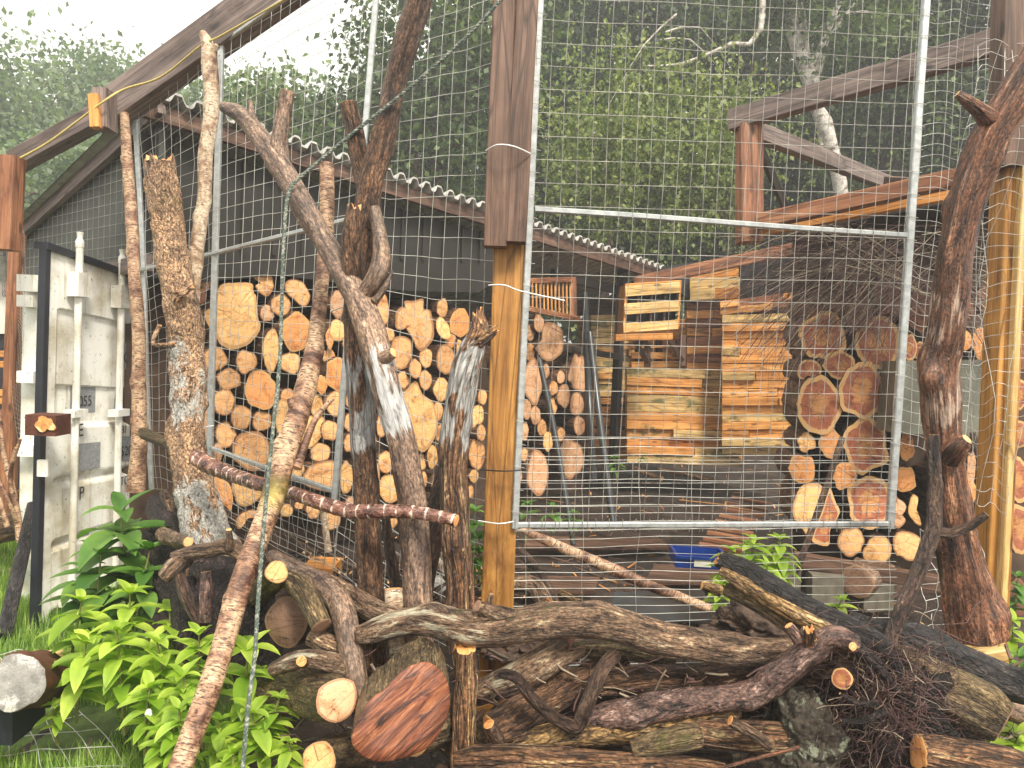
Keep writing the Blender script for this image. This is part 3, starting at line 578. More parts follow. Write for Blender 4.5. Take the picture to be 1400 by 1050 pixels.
blob3 = zpoly([(400, 440), (450, 380), (530, 400), (540, 470), (530, 540), (480, 595), (410, 580), (392, 530), (430, 490)], 450, 380, 4.773)
hang1 = zpoly([(455, 425), (480, 460), (520, 475), (525, 690), (470, 705), (430, 680), (425, 650), (400, 615), (430, 500)], 700, 400, 5.25)
facer = zpoly([(230, 230), (290, 215), (350, 260), (368, 350), (355, 430), (300, 480), (240, 490), (180, 420), (175, 390), (210, 340), (215, 290)], 700, 400, 5.25)
LEFT = [(318, 432, 38, 46, 0, big), (360, 388, 14, 16, 1, notch), (384, 417, 12.5, 14, 1), (407, 400, 17, 20, 1, lobe), (405, 454, 19, 23, 2), (371, 478, 10, 28, 0), (397, 496, 12.5, 14, 1), (294, 491, 16, 15, 1), (336, 494, 12.5, 15.5, 1),
 (313, 519, 15.5, 13.5, 1), (356, 534, 20, 25, 2), (306, 550, 14.5, 17, 1), (281, 380, 8, 15, 5), (273, 463, 4, 6, 0), (281, 524, 7, 17, 5), (461, 415, 9, 18, 5), (462, 452, 10, 14, 0), (451, 462, 5, 13, 2), (460, 511, 13, 22, 2), (440, 526, 7, 12, 2), (449, 486, 9, 8, 1, -.7),
 (393, 543, 9, 11, 1), (458, 552, 11, 16, 1), (330, 571, 13, 16, 1), (358.6, 576, 13.5, 13.5, 1), (309, 595, 14, 16, 1), (344, 616, 25, 25, 1), (298, 618, 7, 12, 5), (279.5, 578, 5, 25, 5), (386, 572, 9, 27, 0), (427, 588, 13, 24, 0, .45), (451, 589, 10.5, 12.5, 1), (437.6, 619, 12.5, 12.5, 1),
 (412, 616, 6, 7, 1), (406, 640, 9, 13, 0), (434, 557, 8, 18, 0), (437, 654, 26, 22, 1, tri), (302, 673, 14, 26, 2, slant), (337, 671, 18, 19, 0), (337, 708, 18, 12, 1, moon), (392, 698, 8, 8, 0), (411, 691, 8, 5, 1), (428, 698, 9, 11, 1), (455, 710, 10, 14, 1), (276, 405, 5, 10, 4),
 (270, 620, 6, 14, 1), (375, 660, 9, 12, 1), (365, 428, 9, 11, 5), (285, 640, 8, 10, 1), (420, 472, 8, 12, 4), (423, 500, 8, 10, 1), (476, 470, 7, 12, 1), (488, 440, 7, 14, 1), (500, 470, 9, 16, 1), (500, 505, 9, 14, 1), (502, 548, 9, 17, 1), (505, 600, 9, 16, 1), (510, 650, 9, 18, 1),
 (524, 426, 7, 22, 1), (530.6, 457.5, 7.5, 10, 1), (567, 440, 25, 35, 1, crown1), (547, 483, 15, 22, 1, blob3), (605, 421, 7, 12, 1), (628.5, 442, 12.5, 18, 2), (606, 450, 8, 15, 0, -.3), (616.5, 466, 7, 9, 2), (610, 491, 12, 19, 1), (628, 478, 4, 13, 0), (582, 489, 8, 12.5, 1), (568, 504, 7.5, 13, 1),
 (551.6, 519, 9, 11.5, 1), (581.6, 519, 8, 13, 1), (603, 532, 9, 16, 0), (599, 562, 6, 12, 1), (573, 570, 24, 48, 0, crown2), (602, 592, 5, 12, 1), (522, 582, 6, 14, 1), (651, 570, 8, 16, 0, .25), (659.5, 543, 6, 10, 1), (658, 592, 6, 10, 1), (476, 578, 5, 11, 1), (477, 548, 4, 9, 1), (645, 520, 8, 14, 1), (650, 490, 8, 13, 2),
 (527.5, 632, 9, 14, 1), (533, 668, 14, 17, 0), (576, 631, 7, 11, 1), (591, 624, 7, 15, 0), (579, 655, 5, 10, 1), (652, 621, 10, 20, 1), (648, 651, 6, 8.5, 0), (643, 672, 4, 8, 1), (473, 653, 8, 22, 0), (477, 606, 6, 12, 1), (534, 712, 9, 10, 1), (495, 700, 9, 12, 1), (600, 662, 8, 12, 1), (565, 690, 9, 11, 1), (610, 700, 8, 12, 1), (480, 690, 8, 10, 5),
 (737, 442, 6.5, 11.5, 5), (725, 455, 5.5, 10, 5), (752.5, 467, 18, 26, 5, facer), (725, 482, 6, 12, 1), (728.6, 521, 12, 28, 5), (788.5, 512, 12, 26, 5, hang1), (767, 516, 5, 9, 5), (757, 531, 5.5, 9.5, 1), (771, 541, 8, 15, 5), (788.6, 552, 8, 15.5, 5), (755, 555, 7, 12, 1), (720, 560, 6, 13, 5), (732, 568, 6.5, 12, 5), (741, 585, 5.5, 11, 1),
 (792, 582, 8, 12, 5), (767, 594, 5, 9, 1), (747, 507, 4, 9, 5), (717, 590, 5, 12, 5), (736, 646, 13, 28, 5), (780, 626, 14, 26, 5), (749, 603, 6, 14, 0), (716, 622, 5, 9, 1), (708, 453, 5, 17, 5), (708, 491, 5, 15, 5), (707, 650, 6, 14, 5)]
stack(LEFT, W0, WN, 'log ends stacked in the open shed', [(290, 'beside the rough trunk'), (376, 'between galvanised upright and green rope'), (425, 'between green rope and leaning birch'), (470, 'just right of the leaning birch'), (520, 'behind the crossing trunks'), (562, 'right of the crossing trunks'), (592, 'left of the white-patched stub trunk'), (635, 'behind the white-patched stub trunk'), (670, 'against the golden post'), (743, 'just right of the gate upright'), (900, 'beside the black pipes')])
# ------------------------------------------------------------------ right hand stack
RP = P(1180, 500, 5.3); RN = Vector((.12, 1, 0)).normalized()
kid = zpoly([(165, 640), (200, 595), (280, 590), (330, 640), (325, 690), (285, 722), (235, 700), (200, 728), (165, 710)], 1060, 380, 5.25)
wedge = zpoly([(335, 440), (370, 520), (400, 600), (345, 700), (340, 780), (320, 808), (235, 780), (250, 700), (300, 560)], 1060, 570, 4.565)
pal = zpoly([(150, 450), (210, 415), (290, 430), (290, 520), (250, 640), (200, 670), (205, 750), (170, 700), (120, 640), (110, 560)], 1060, 570, 4.565)
pk = zpoly([(715, 430), (750, 470), (760, 500), (810, 540), (815, 580), (790, 620), (815, 650), (770, 695), (720, 650), (705, 560)], 1060, 570, 4.565)
sl = zpoly([(850, 490), (890, 500), (880, 570), (905, 640), (910, 680), (870, 660), (830, 590)], 1060, 570, 4.565)
RIGHT = [(1125, 458, 28, 31, 3), (1174, 431, 16, 21, 4), (1150, 416, 11, 13, 4), (1201, 469.5, 28, 33, 3), (1216, 412, 16, 18, 4), (1107, 505, 16, 14, 3, kid), (1148.6, 500, 20, 17, 3), (1178, 536, 30, 35, 3), (1118, 553, 30, 35, 3), (1243, 475, 10, 16, 3), (1256, 425, 14, 25, 4), (1258, 480, 8, 12, 3),
 (1102.7, 605, 11, 12, 0), (1135.6, 606, 15, 20, 2), (1184, 610.5, 28, 35, 3), (1099, 640, 17, 17.5, 2), (1154, 651, 15.5, 17, 2), (1105, 693, 18, 30, 0, pal), (1130, 710, 14, 38, 3, wedge), (1189, 688, 28, 34, 3), (1226.5, 693, 15, 28, 5, pk), (1163, 741, 17, 17.5, 1), (1199, 754, 17, 18, 0), (1240, 746, 19, 19, 1), (1239.6, 612, 10, 19, 2), (1236, 655, 14, 17, 2), (1250.6, 699, 9, 20, 0, sl),
 (1312, 625, 9, 17, 0), (1328, 640, 6, 22, 5), (1319.5, 674, 14, 17, 2), (1319, 467, 9, 13, 2), (1343, 470, 12, 20, 2), (1324, 421, 7, 14, 4), (1347, 409, 12, 16, 4), (1394, 594, 12, 18, 3), (1393, 655, 14, 28, 3), (1395, 722, 17, 30, 3), (1394, 480, 12, 24, 4), (1393, 540, 12, 20, 3), (1290, 660, 12, 18, 3), (1290, 700, 11, 15, 1), (1392, 820, 16, 26, 4), (1325, 715, 12, 14, 4), (1172, 392, 12, 14, 4), (1110, 420, 12, 14, 4), (1185, 575, 8, 6, 4)]
stack(RIGHT, RP, RN, 'log ends stacked under the right hand lean-to', [(1142, 'in left column of right stack'), (1212, 'in middle column of right stack'), (1265, 'by the gate right upright'), (1360, 'behind the gnarled trunk'), (1500, 'right of the golden right post')], .45, .12, 'brown')
def rightside():
    root = empty('lean_to', (P(1030, 500, 4.9).x, P(1030, 500, 4.9).y, 0), 'timber lean-to frame above the right log stack with two sloping beams', 'shelter')
    def bm(n, a, b, w, h, mat, upv=UPZ): 
        mb = MB(); d = (a[2]+b[2])/2; box(mb, P(*a), P(*b), w*d/F, h*d/F, upv, seg=8, jit=.006); return mb.build(n, mat, root, smooth=False)
    bm('top_beam', (1000, 166, 4.9), (1366, 57, 3.9), 20, 31, 'greyw'); bm('end_post', (1024, 172, 4.85), (1024, 332, 4.85), 30, 30, 'redw', FWD)
    bm('rear_beam', (1034, 180, 5.0), (1232, 258, 6.4), 14, 20, 'greyw'); bm('brace', (1040, 205, 4.95), (1076, 288, 5.1), 10, 9, 'darkw', FWD)
    bm('lower_beam', (1038, 303, 4.75), (1345, 236, 3.95), 20, 22, 'redw'); bm('lower_beam', (1010, 322, 4.9), (1300, 266, 4.3), 16, 14, 'orangew')
    bm('rafter', (1215, 250, 6), (1330, 260, 4.5), 16, 20, 'brownw')
    mb = MB(); a = RP+RN*.4
    slab(mb, [onplane(1085, 330, a, RN), onplane(1420, 270, a, RN), onplane(1420, 850, a, RN), onplane(1085, 770, a, RN)], RN*.05); mb.build('back_wall', 'interior', root, smooth=False)
    mb = MB(); slab(mb, [P(1085, 318, 5.2), P(1420, 255, 4.3), P(1420, 290, 6.0), P(1085, 335, 6.0)], Vector((0, 0, .03))); mb.build('roof_board', 'darkw', root, smooth=False)
    mb = MB(); box(mb, P(1085, 764, 5.2), P(1300, 800, 4.95), .1, .09); mb.build('bottom_rail', 'brownw', root, smooth=False)
    # blocks under the stack
    for i, (x, y, d, wx, hy, lb) in enumerate([(1075, 785, 5.25, 26, 24, 'mossy grey concrete block left under the right log stack'), (1125, 800, 5.15, 44, 26, 'pale concrete block under the middle of the right stack'), (1192, 812, 5.1, 40, 24, 'grey concrete block at right beneath the log stack')]):
        mb = MB(); box(mb, P(x-wx/2, y, d), P(x+wx/2, y, d), .2, hy*d/F*1.6, seg=4, jit=.01, bev=.01); tag(mb.build('concrete_block', 'concrete', smooth=False), lb, 'block', 'concrete blocks under the right stack')
    limb('log', 'weathered grey log lying below the right stack beside concrete', 'log', [(1172, 795, 5.0, 22), (1190, 790, 5.2, 24), (1215, 792, 5.6, 24)], 'grey', 'cutbrown')
    # plastic tank sheet
    mb = MB(); poly = [P(1232, 494, 5.0), P(1355, 492, 5.0), P(1352, 598, 5.0), P(1222, 592, 5.0)]; slab(mb, poly, Vector((0, .25, 0))); tag(mb.build('plastic_container', 'sheet', smooth=False), 'translucent grey green plastic container wedged among logs behind the gnarled trunk', 'container')
rightside()
def brush():
    mb = MB(); rnd = random.Random(3)
    for k in range(330):
        a = P(rnd.uniform(1120, 1290), rnd.uniform(300, 400), rnd.uniform(4.6, 5.1)); sg = -1 if rnd.random() < .8 else 1
        L = rnd.uniform(.3, .95); d = Vector((sg*rnd.uniform(.5, 1), rnd.uniform(-.3, .1), rnd.uniform(-.9, .15))).normalized(); pts = [a]; 
        for i in range(5): d = (d+Vector((rnd.uniform(-.15, .15), rnd.uniform(-.1, .1), -.07+rnd.uniform(-.15, .15)))).normalized(); pts.append(pts[-1]+d*L/5)
        wire(mb, pts, rnd.uniform(.0012, .003), 1 if rnd.random() < .3 else 0)
        for i in (2, 3, 4):
            e = (d+Vector((rnd.uniform(-.6, .6), rnd.uniform(-.3, .3), rnd.uniform(-.6, .4)))).normalized(); wire(mb, [pts[i], pts[i]+e*L*.18, pts[i]+e*L*.3+Vector((0, 0, -.02))], .001)
    tag(mb.build('brushwood', ['twig', 'twigpale']), 'tangle of thin dark twigs piled over the right log stack', 'brushwood', kind='stuff')
brush()
# ------------------------------------------------------------------ back fence of pallets, nest box, trellis
def pallets():
    def panel(x0, x1, y0, y1, d0, d1, rows, lab, mats, slope=0, gap=.05, vert=0, dkp=.12):
        mb = MB(); rnd = random.Random(int(x0)); y = y0; hgt = (y1-y0)/rows
        for r in range(rows):
            yy = y0+(r+.5)*hgt; h = hgt*(1-gap*rnd.uniform(.4, 1.6)); xs = [x0]
            while xs[-1] < x1-30 and rnd.random() < .5: xs.append(rnd.uniform(xs[-1]+25, x1-5))
            xs.append(x1); 
            for a, b in zip(xs, xs[1:]):
                ea = rnd.uniform(-2, 2); dz = rnd.uniform(-.05, .05); da = d0+(d1-d0)*(a-x0)/(x1-x0)+dz; db = d0+(d1-d0)*(b-x0)/(x1-x0)+dz
                box(mb, P(a, yy+slope*(a-x0)+ea*.4, da), P(b-1, yy+slope*(b-x0)-ea*.4, db), .1, h*d0/F, seg=3, jit=.01, mi=rnd.randrange(len(mats)), patch=rnd.choice((0, 0, 0, .1, .25, .45)) if rnd.random() < .5 else 0)
        slab(mb, [P(x0+2, y1-2, d0+.28), P(x1-2, y1-2, d1+.28), P(x1-2, y0+3+slope*(x1-x0), d1+.28), P(x0+2, y0+3, d0+.28)], Vector((0, .03, 0)), len(mats))  # dark backing added to darken the gaps between boards
        for k in range(3): # dark runners behind
            x = x0+(x1-x0)*(k+.5)/3; box(mb, P(x, y0+6, max(d0, d1)+.17), P(x, y1-4, max(d0, d1)+.17), .08, .08, FWD, patch=1)
        return tag(mb.build('pallet_fence', list(mats)+['interior'], smooth=False), lab, 'pallet fence', 'pallets closing the back of the yard')
    panel(790, 1015, 436, 628, 10.1, 9.9, 15, 'rearmost warm boards closing gaps between the pallet stacks', ['orangew', 'pallet'], 0)
    panel(806, 866, 430, 542, 9.6, 9.8, 14, 'stacked thin mossy pallet boards left of the nest box', ['palletmoss', 'palletmoss', 'pallet'])
    panel(806, 866, 541, 612, 9.5, 9.6, 5, 'short orange pallet ends low beside the black pipe', ['orangew', 'pallet'], gap=.3)
    panel(856, 1012, 503, 632, 9.2, 9.3, 11, 'wide weathered orange pallet boards below the nest box', ['pallet', 'orangew', 'palletmoss'], .03)
    panel(862, 940, 455, 505, 9.7, 9.8, 4, 'gappy reddish pallet boards directly behind the nest box brackets', ['redw', 'pallet'], gap=.5)
    panel(938, 1004, 412, 508, 9.4, 9.4, 8, 'reddish pallet boards right of the nest box', ['orangew', 'redw', 'pallet'])
    panel(988, 1100, 430, 622, 8.9, 8.6, 17, 'pale stacked pallet boards against the right log stack', ['pallet', 'pallet', 'palletmoss', 'orangew'], -.01)
    panel(985, 1100, 412, 432, 8.9, 8.6, 2, 'sloping dark edged top boards above the pale pallets', ['redw', 'pallet'], -.12)
    panel(945, 1012, 366, 412, 9.3, 9.0, 3, 'golden wooden box side standing above the pallets', ['orangew', 'goldlt'], -.06, .04)
    panel(790, 862, 410, 432, 9.9, 9.9, 2, 'dull brown top board left of the nest box', ['redw', 'brownw'], -.02)
    beam('roof_plank', 'long reddish plank topping the back fence, sloping up to right', 'plank', (868, 386, 9.1), (1100, 338, 8.4), 14, 16, 'redw')
    mb = MB(); slab(mb, [P(870, 392, 9.3), P(905, 365, 9.3), P(948, 358, 9.3), P(955, 400, 9.3), P(950, 415, 9.3), P(930, 400, 9.3)], Vector((0, .2, 0))); tag(mb.build('black_tarpaulin', 'cloth', smooth=False), 'black tarpaulin draped just behind the nest box', 'tarpaulin'); mb = MB(); slab(mb, [P(1012, 362, 9.0), P(1100, 345, 8.6), P(1100, 410, 8.6), P(1012, 412, 9.0)], Vector((0, .1, 0)))
    tag(mb.build('black_tarpaulin', 'cloth', smooth=False), 'black sheet behind the brushwood left of the lean-to post', 'tarpaulin')
    # nest box
    o = P(853, 456, 8.0); root = empty('nest_box', o, 'golden wooden nest box with two rows of open compartments on brackets', 'nest box')
    d = 8.0; dR = 8.0; A = P(852, 455, d); B = P(926, 450, d); X = (B-A); W = X.length; X.normalize(); Z = UPZ; Y = X.cross(Z)*-1; Y = Vector((Y.x, Y.y, 0)).normalized(); 
    if Y.y < 0: Y = -Y
    H = (455-391)*d/F; D = .45
    mb = MB()
    for z0, h in ((.0, .2), (.385, .235), (.77, .23)):
        p = A+Z*(H*(z0+h/2)); box(mb, p, p+X*W, .025, H*h, seg=4)
    mb.build('front_board', 'goldlt', root, smooth=False)
    mb = MB(); q = A+X*W+Z*(H/2)+Y*.012; slab(mb, [q-Z*H/2, q+Z*(H/2+.02), q+Z*(H/2-.06)+Y*D+X*.1, q-Z*(H/2)+Y*D+X*.1], X*.02); mb.build('side_board', 'orangew', root, smooth=False); mb = MB(); q = A+Z*H/2+Y*.012; slab(mb, [q-Z*H/2, q+Z*H/2, q+Z*H/2+Y*D, q-Z*H/2+Y*D], X*.02); mb.build('side_board', 'orangew', root, smooth=False)
    mb = MB(); box(mb, A+Z*(H+.012)+Y*D/2, A+Z*(H+.012)+Y*D/2+X*W, D, .02); box(mb, A-Z*.0+Y*D/2, A+Y*D/2+X*W, D, .02); mb.build('roof_board', 'orangew', root, smooth=False)
    mb = MB(); q = A+Y*.12; slab(mb, [q+Z*.02, q+X*W+Z*.02, q+X*W+Z*(H-.02), q+Z*(H-.02)], Y*.01); mb.build('opening_shade', 'hollow_shade', root, smooth=False)  # near-black sheet set forward, painting the shade inside the openings
    for k in range(1, 4):
        mb = MB(); q = A+X*(W*k/4)+Y*.04; slab(mb, [q+Z*.02, q+Z*(H-.02), q+Z*(H-.02)+Y*.075, q+Z*.02+Y*.075], X*.018); mb.build('divider', 'greyw', root, smooth=False)
    mb = MB(); box(mb, P(841, 462, 7.9), P(918, 460, 7.9), .14, .07); mb.build('ledge', 'orangew', root, smooth=False)
    for (a, b, c) in (((885, 468), (885, 502), (868, 466)), ((933, 458), (933, 500), (914, 462))):
        mb = MB(); box(mb, P(*a, 8.2), P(*b, 8.2), .06, .06, FWD); box(mb, P(*c, 8.0), P(b[0], b[1]-6, 8.2), .05, .05, FWD); mb.build('bracket', 'brownw', root, smooth=False)
    # trellis crate
    root = empty('slatted_crate', P(755, 440, 7.6), 'orange vertical slatted crate standing on the shed shelf', 'crate')
    mb = MB()
    for k in range(13):
        x = 717+k*5.2; d = 7.0+k*.09; box(mb, P(x, 380+.1*k, d), P(x+1, 424+.9*k, d), 2.6*d/F, .02, FWD, seg=2)
    mb.build('slat', 'orangew', root, smooth=False)
    mb = MB(); box(mb, P(712, 384, 6.98), P(786, 382, 8.15), .03, .05); box(mb, P(712, 420, 6.98), P(792, 436, 8.15), .03, .05); box(mb, P(783, 382, 8.1), P(784, 440, 8.1), .07, .05, FWD); mb.build('frame', 'redw', root, smooth=False)
pallets()
# ------------------------------------------------------------------ container, cabin and things at left
def bil(a, b, c, d, u, v): return a*(1-u)*(1-v)+b*u*(1-v)+c*u*v+d*(1-u)*v   # a near-bottom b far-bottom c far-top d near-top
def container():
    nb = P(54, 878, 4.3); ntp = P(68, 343, 4.3); ft = P(212, 392, 5.25); fb = Vector((ft.x, ft.y, nb.z))
    nn = (fb-nb).cross(ntp-nb).normalized(); 
    if nn.dot(CAM-nb) < 0: nn = -nn
    def Q(u, v, o=0): return bil(nb, fb, ft, ntp, u, v)+nn*o
    root = empty('container_door', nb, 'open white steel container door with two lock rods and black gasket edge', 'container door')
    mb = MB(); nu = 30; vs_ = []; rows = []
    v = 0
    prof = [(0, 0), (.06, 0), (.065, 0)]
    ribs = [(.07, .22), (.255, .385), (.42, .545)]  # raised panels, recessed between
    def off(u, v):
        if u < .1 or u > .93 or v < .04: return 0
        for a, b in ribs:
            if a <= v <= b: return 0
            if a-.018 < v < a: return -.04*(a-v)/.018
            if b < v < b+.018: return -.04*(v-b)/.018
        if v > .66: return -.02 if v < .86 else 0
        return -.04
    nv = 160
    for j in range(nv+1):
        for i in range(nu+1): u = i/nu; q = j/nv; vs_.append(Q(u, q, off(u, q)+.002*noise.noise((u*5, q*9, 1))))
    mb.add(vs_, [(j*(nu+1)+i, j*(nu+1)+i+1, (j+1)*(nu+1)+i+1, (j+1)*(nu+1)+i) for j in range(nv) for i in range(nu)])
    slab(mb, [Q(0, 0, -.045), Q(1, 0, -.045), Q(1, 1, -.045), Q(0, 1, -.045)], nn*-.01)
    mb.build('door_panel', 'white', root, smooth=False)
    mb = MB(); box(mb, Q(-.022, -.01, -.012), Q(-.022, 1.01, -.012), .045, .045, nn); box(mb, Q(-.04, 1.01, -.02), Q(1.02, 1.01, -.02), .09, .04); box(mb, Q(1.02, 0, -.02), Q(1.02, 1, -.02), .03, .05, nn); mb.build('gasket', 'gasket', root, smooth=False)
    for u in (.183, .575):
        rod = MB(); tube(rod, [(Q(u, .02, .045), .021), (Q(u, 1.03, .045), .021)], sides=12, step=.2, amp=0, lump=0); tube(rod, [(Q(u, 1.03, .045), .024), (Q(u, 1.045, .045), .025), (Q(u, 1.055, .045), .015), (Q(u, 1.07, .045), .021)], sides=10, step=.02, amp=0, lump=.1); ro = rod.build('lock_rod', 'white', root)
        for v in (.08, .585, .93):
            mb = MB(); hh = .07 if v > .9 else .022; c = Q(u, v, .045); boxw(mb, c, (fb-nb).normalized()*(.055 if v > .9 else .06), nn*.035, UPZ*hh); ob = mb.build('bracket', 'white', ro, smooth=False)
    mb = MB()
    for (u0, u1, v0, v1, o) in ((.24, .46, .585, .665, .0), (.24, .46, .425, .5, .003), (.64, .86, .59, .66, 0), (.64, .85, .435, .51, .003), (.66, .82, .21, .28, .003), (.28, .42, .22, .25, .003), (.63, .86, .72, .8, -.02)):
        oo = off((u0+u1)/2, (v0+v1)/2)+.006; mb.add([Q(u0, v0, oo), Q(u1, v0, oo), Q(u1, v1, oo), Q(u0, v1, oo)], [(0, 1, 2, 3)])
    mb.build('decal', 'decal', root, smooth=False)
    def text(s, u, v, size):
        c = bpy.data.curves.new('t', 'FONT'); c.body = s; c.size = size; c.extrude = .0005; t = bpy.data.objects.new('t', c); COL.objects.link(t)
        dg = bpy.context.evaluated_depsgraph_get(); me = bpy.data.meshes.new_from_object(t.evaluated_get(dg)); bpy.data.objects.remove(t)
        X = (fb-nb).normalized(); Z = UPZ; o = Q(u, v, off(u, v)+.012); mb = MB()
        mb.add([o+X*q.co.x*.9+Z*q.co.y+nn*q.co.z for q in me.vertices], [tuple(p.vertices) for p in me.polygons]); mb.build('lettering', 'ink', root, smooth=False)
    text('P', .27, .345, .11); text('E', .25, .52, .11); text('6200', .65, .6, .09); text('5200', .65, .45, .09); text('TOT', .65, .36, .08); text('81 1', .65, .52, .07); text('C055', .25, .6, .09); text('JXBUO', .64, .735, .1)
    # chain at the door foot
    mb = MB()
    for k in range(7):
        c = Q(.2, .13-.017*k, .06); ax = nn if k % 2 else (fb-nb).normalized()
        pts = [(c+ax*(.012*math.cos(a))+UPZ*(.024*math.sin(a)), .004) for a in np.linspace(0, 6.28, 9)]; tube(mb, pts, sides=5, step=.02, amp=0, lump=0, caps=False)
    mb.build('chain', 'wiredk', root)
    # container corner with locking bars behind the open door
    root = empty('shipping_container', P(45, 850, 4.9), 'white shipping container corner with hinge lugs behind its open door', 'container')
    mb = MB(); box(mb, P(40, 860, 4.75), P(48, 385, 4.75), .09, .1, FWD); mb.build('corner_post', 'white', root, smooth=False)
    mb = MB(); slab(mb, [P(24, 860, 5.0), P(60, 860, 5.0), P(66, 385, 5.0), P(34, 380, 5.0)], Vector((0, .3, 0))); mb.build('end_frame', 'white', root, smooth=False)
    mb = MB(); slab(mb, [P(170, 378, 5.8), P(185, 372, 5.8), P(185, 360, 5.8), P(170, 360, 5.8)], Vector((0, .1, 0))); mb.build('header', 'goldlt', root, smooth=False)
    for y in (412, 515, 615, 770):
        mb = MB(); c = P(41, y, 4.66); boxw(mb, c, Vector((.05, 0, 0)), Vector((0, .05, 0)), Vector((0, 0, .035))); mb.build('hinge', 'white', root, smooth=False)
    mb = MB(); boxw(mb, P(47, 388, 4.66), Vector((.07, 0, 0)), Vector((0, .06, 0)), Vector((0, 0, .05))); mb.build('corner_casting', 'white', root, smooth=False)
    # cabin
    root = empty('cabin', P(10, 700, 7.5), 'pale cabin with dark lower wall at the far left edge', 'cabin')
    mb = MB(); slab(mb, [P(-120, 460, 7.5), P(40, 455, 7.5), P(42, 372, 7.5), P(-120, 365, 7.5)], Vector((0, 1.5, 0))); mb.build('wall', 'white2', root, smooth=False)
    mb = MB(); slab(mb, [P(-120, 705, 7.55), P(40, 700, 7.55), P(40, 455, 7.55), P(-120, 460, 7.55)], Vector((0, 1.4, 0))); mb.build('lower_wall', 'gasket', root, smooth=False)
    mb = MB(); box(mb, P(-120, 366, 7.4), P(48, 374, 7.4), .2, .06); mb.build('roof_edge', 'galv', root, smooth=False)
    for i, (y, lb) in enumerate(((484, 'upper orange plank stacked in front of dark cabin wall'), (498, 'orange plank second from top before dark cabin wall'), (537, 'orange plank third from top before dark cabin wall'), (548, 'lowest orange plank before dark cabin wall'))):
        mb = MB(); box(mb, P(-20, y, 6.5), P(14-(i > 1)*3, y, 6.5), .1, .055); tag(mb.build('plank', 'orangew', smooth=False), lb, 'plank', 'planks by the cabin')
    # brown post wrapped in net and stub above
    beam('brown_post', 'slim brown timber post behind fine net at far left', 'post', (24, 320, 4.9), (10, 700, 4.9), 16, 16, 'redw', FWD)
    mb = MB(); box(mb, P(14, 215, 4.2), P(7, 342, 4.2), .12, .1, FWD); tag(mb.build('sawn_post_stub', 'redw', smooth=False), 'short red brown sawn post stub at far left end of the beam', 'post')
    # rusty box on the door edge
    root = empty('rusty_box', P(66, 594, 4.1), 'small rusty steel box on the edge of the container door', 'lock box')
    mb = MB(); boxw(mb, P(66, 580, 4.15), Vector((.082, 0, 0)), Vector((0, .07, 0)), Vector((0, 0, .055))); mb.build('housing', 'rust', root, smooth=False)
    mb = MB(); mb.add(*(lambda q: (q, [tuple(range(len(q)))]))([P(*p, 4.07) for p in ell(62, 581, 13, 11, .35, 20)])); mb.build('corroded_highlight', 'rust_highlight', root, smooth=False)  # corroded patch with its bright highlight painted into the colour
    mb = MB(); boxw(mb, P(60, 640, 4.22), Vector((.03, 0, 0)), Vector((0, .015, 0)), Vector((0, 0, .045))); tag(mb.build('hinge_plate', 'white', smooth=False), 'small pale plate bolted across black gasket below rusty box', 'plate')
    limb('black_pipe', 'thick black pipe leaning beside the container door', 'pipe', [(46, 690, 4.5, 8), (5, 870, 4.0, 10)], 'blackp' if False else 'black', 'black', amp=0, lump=0, group=None)
container()
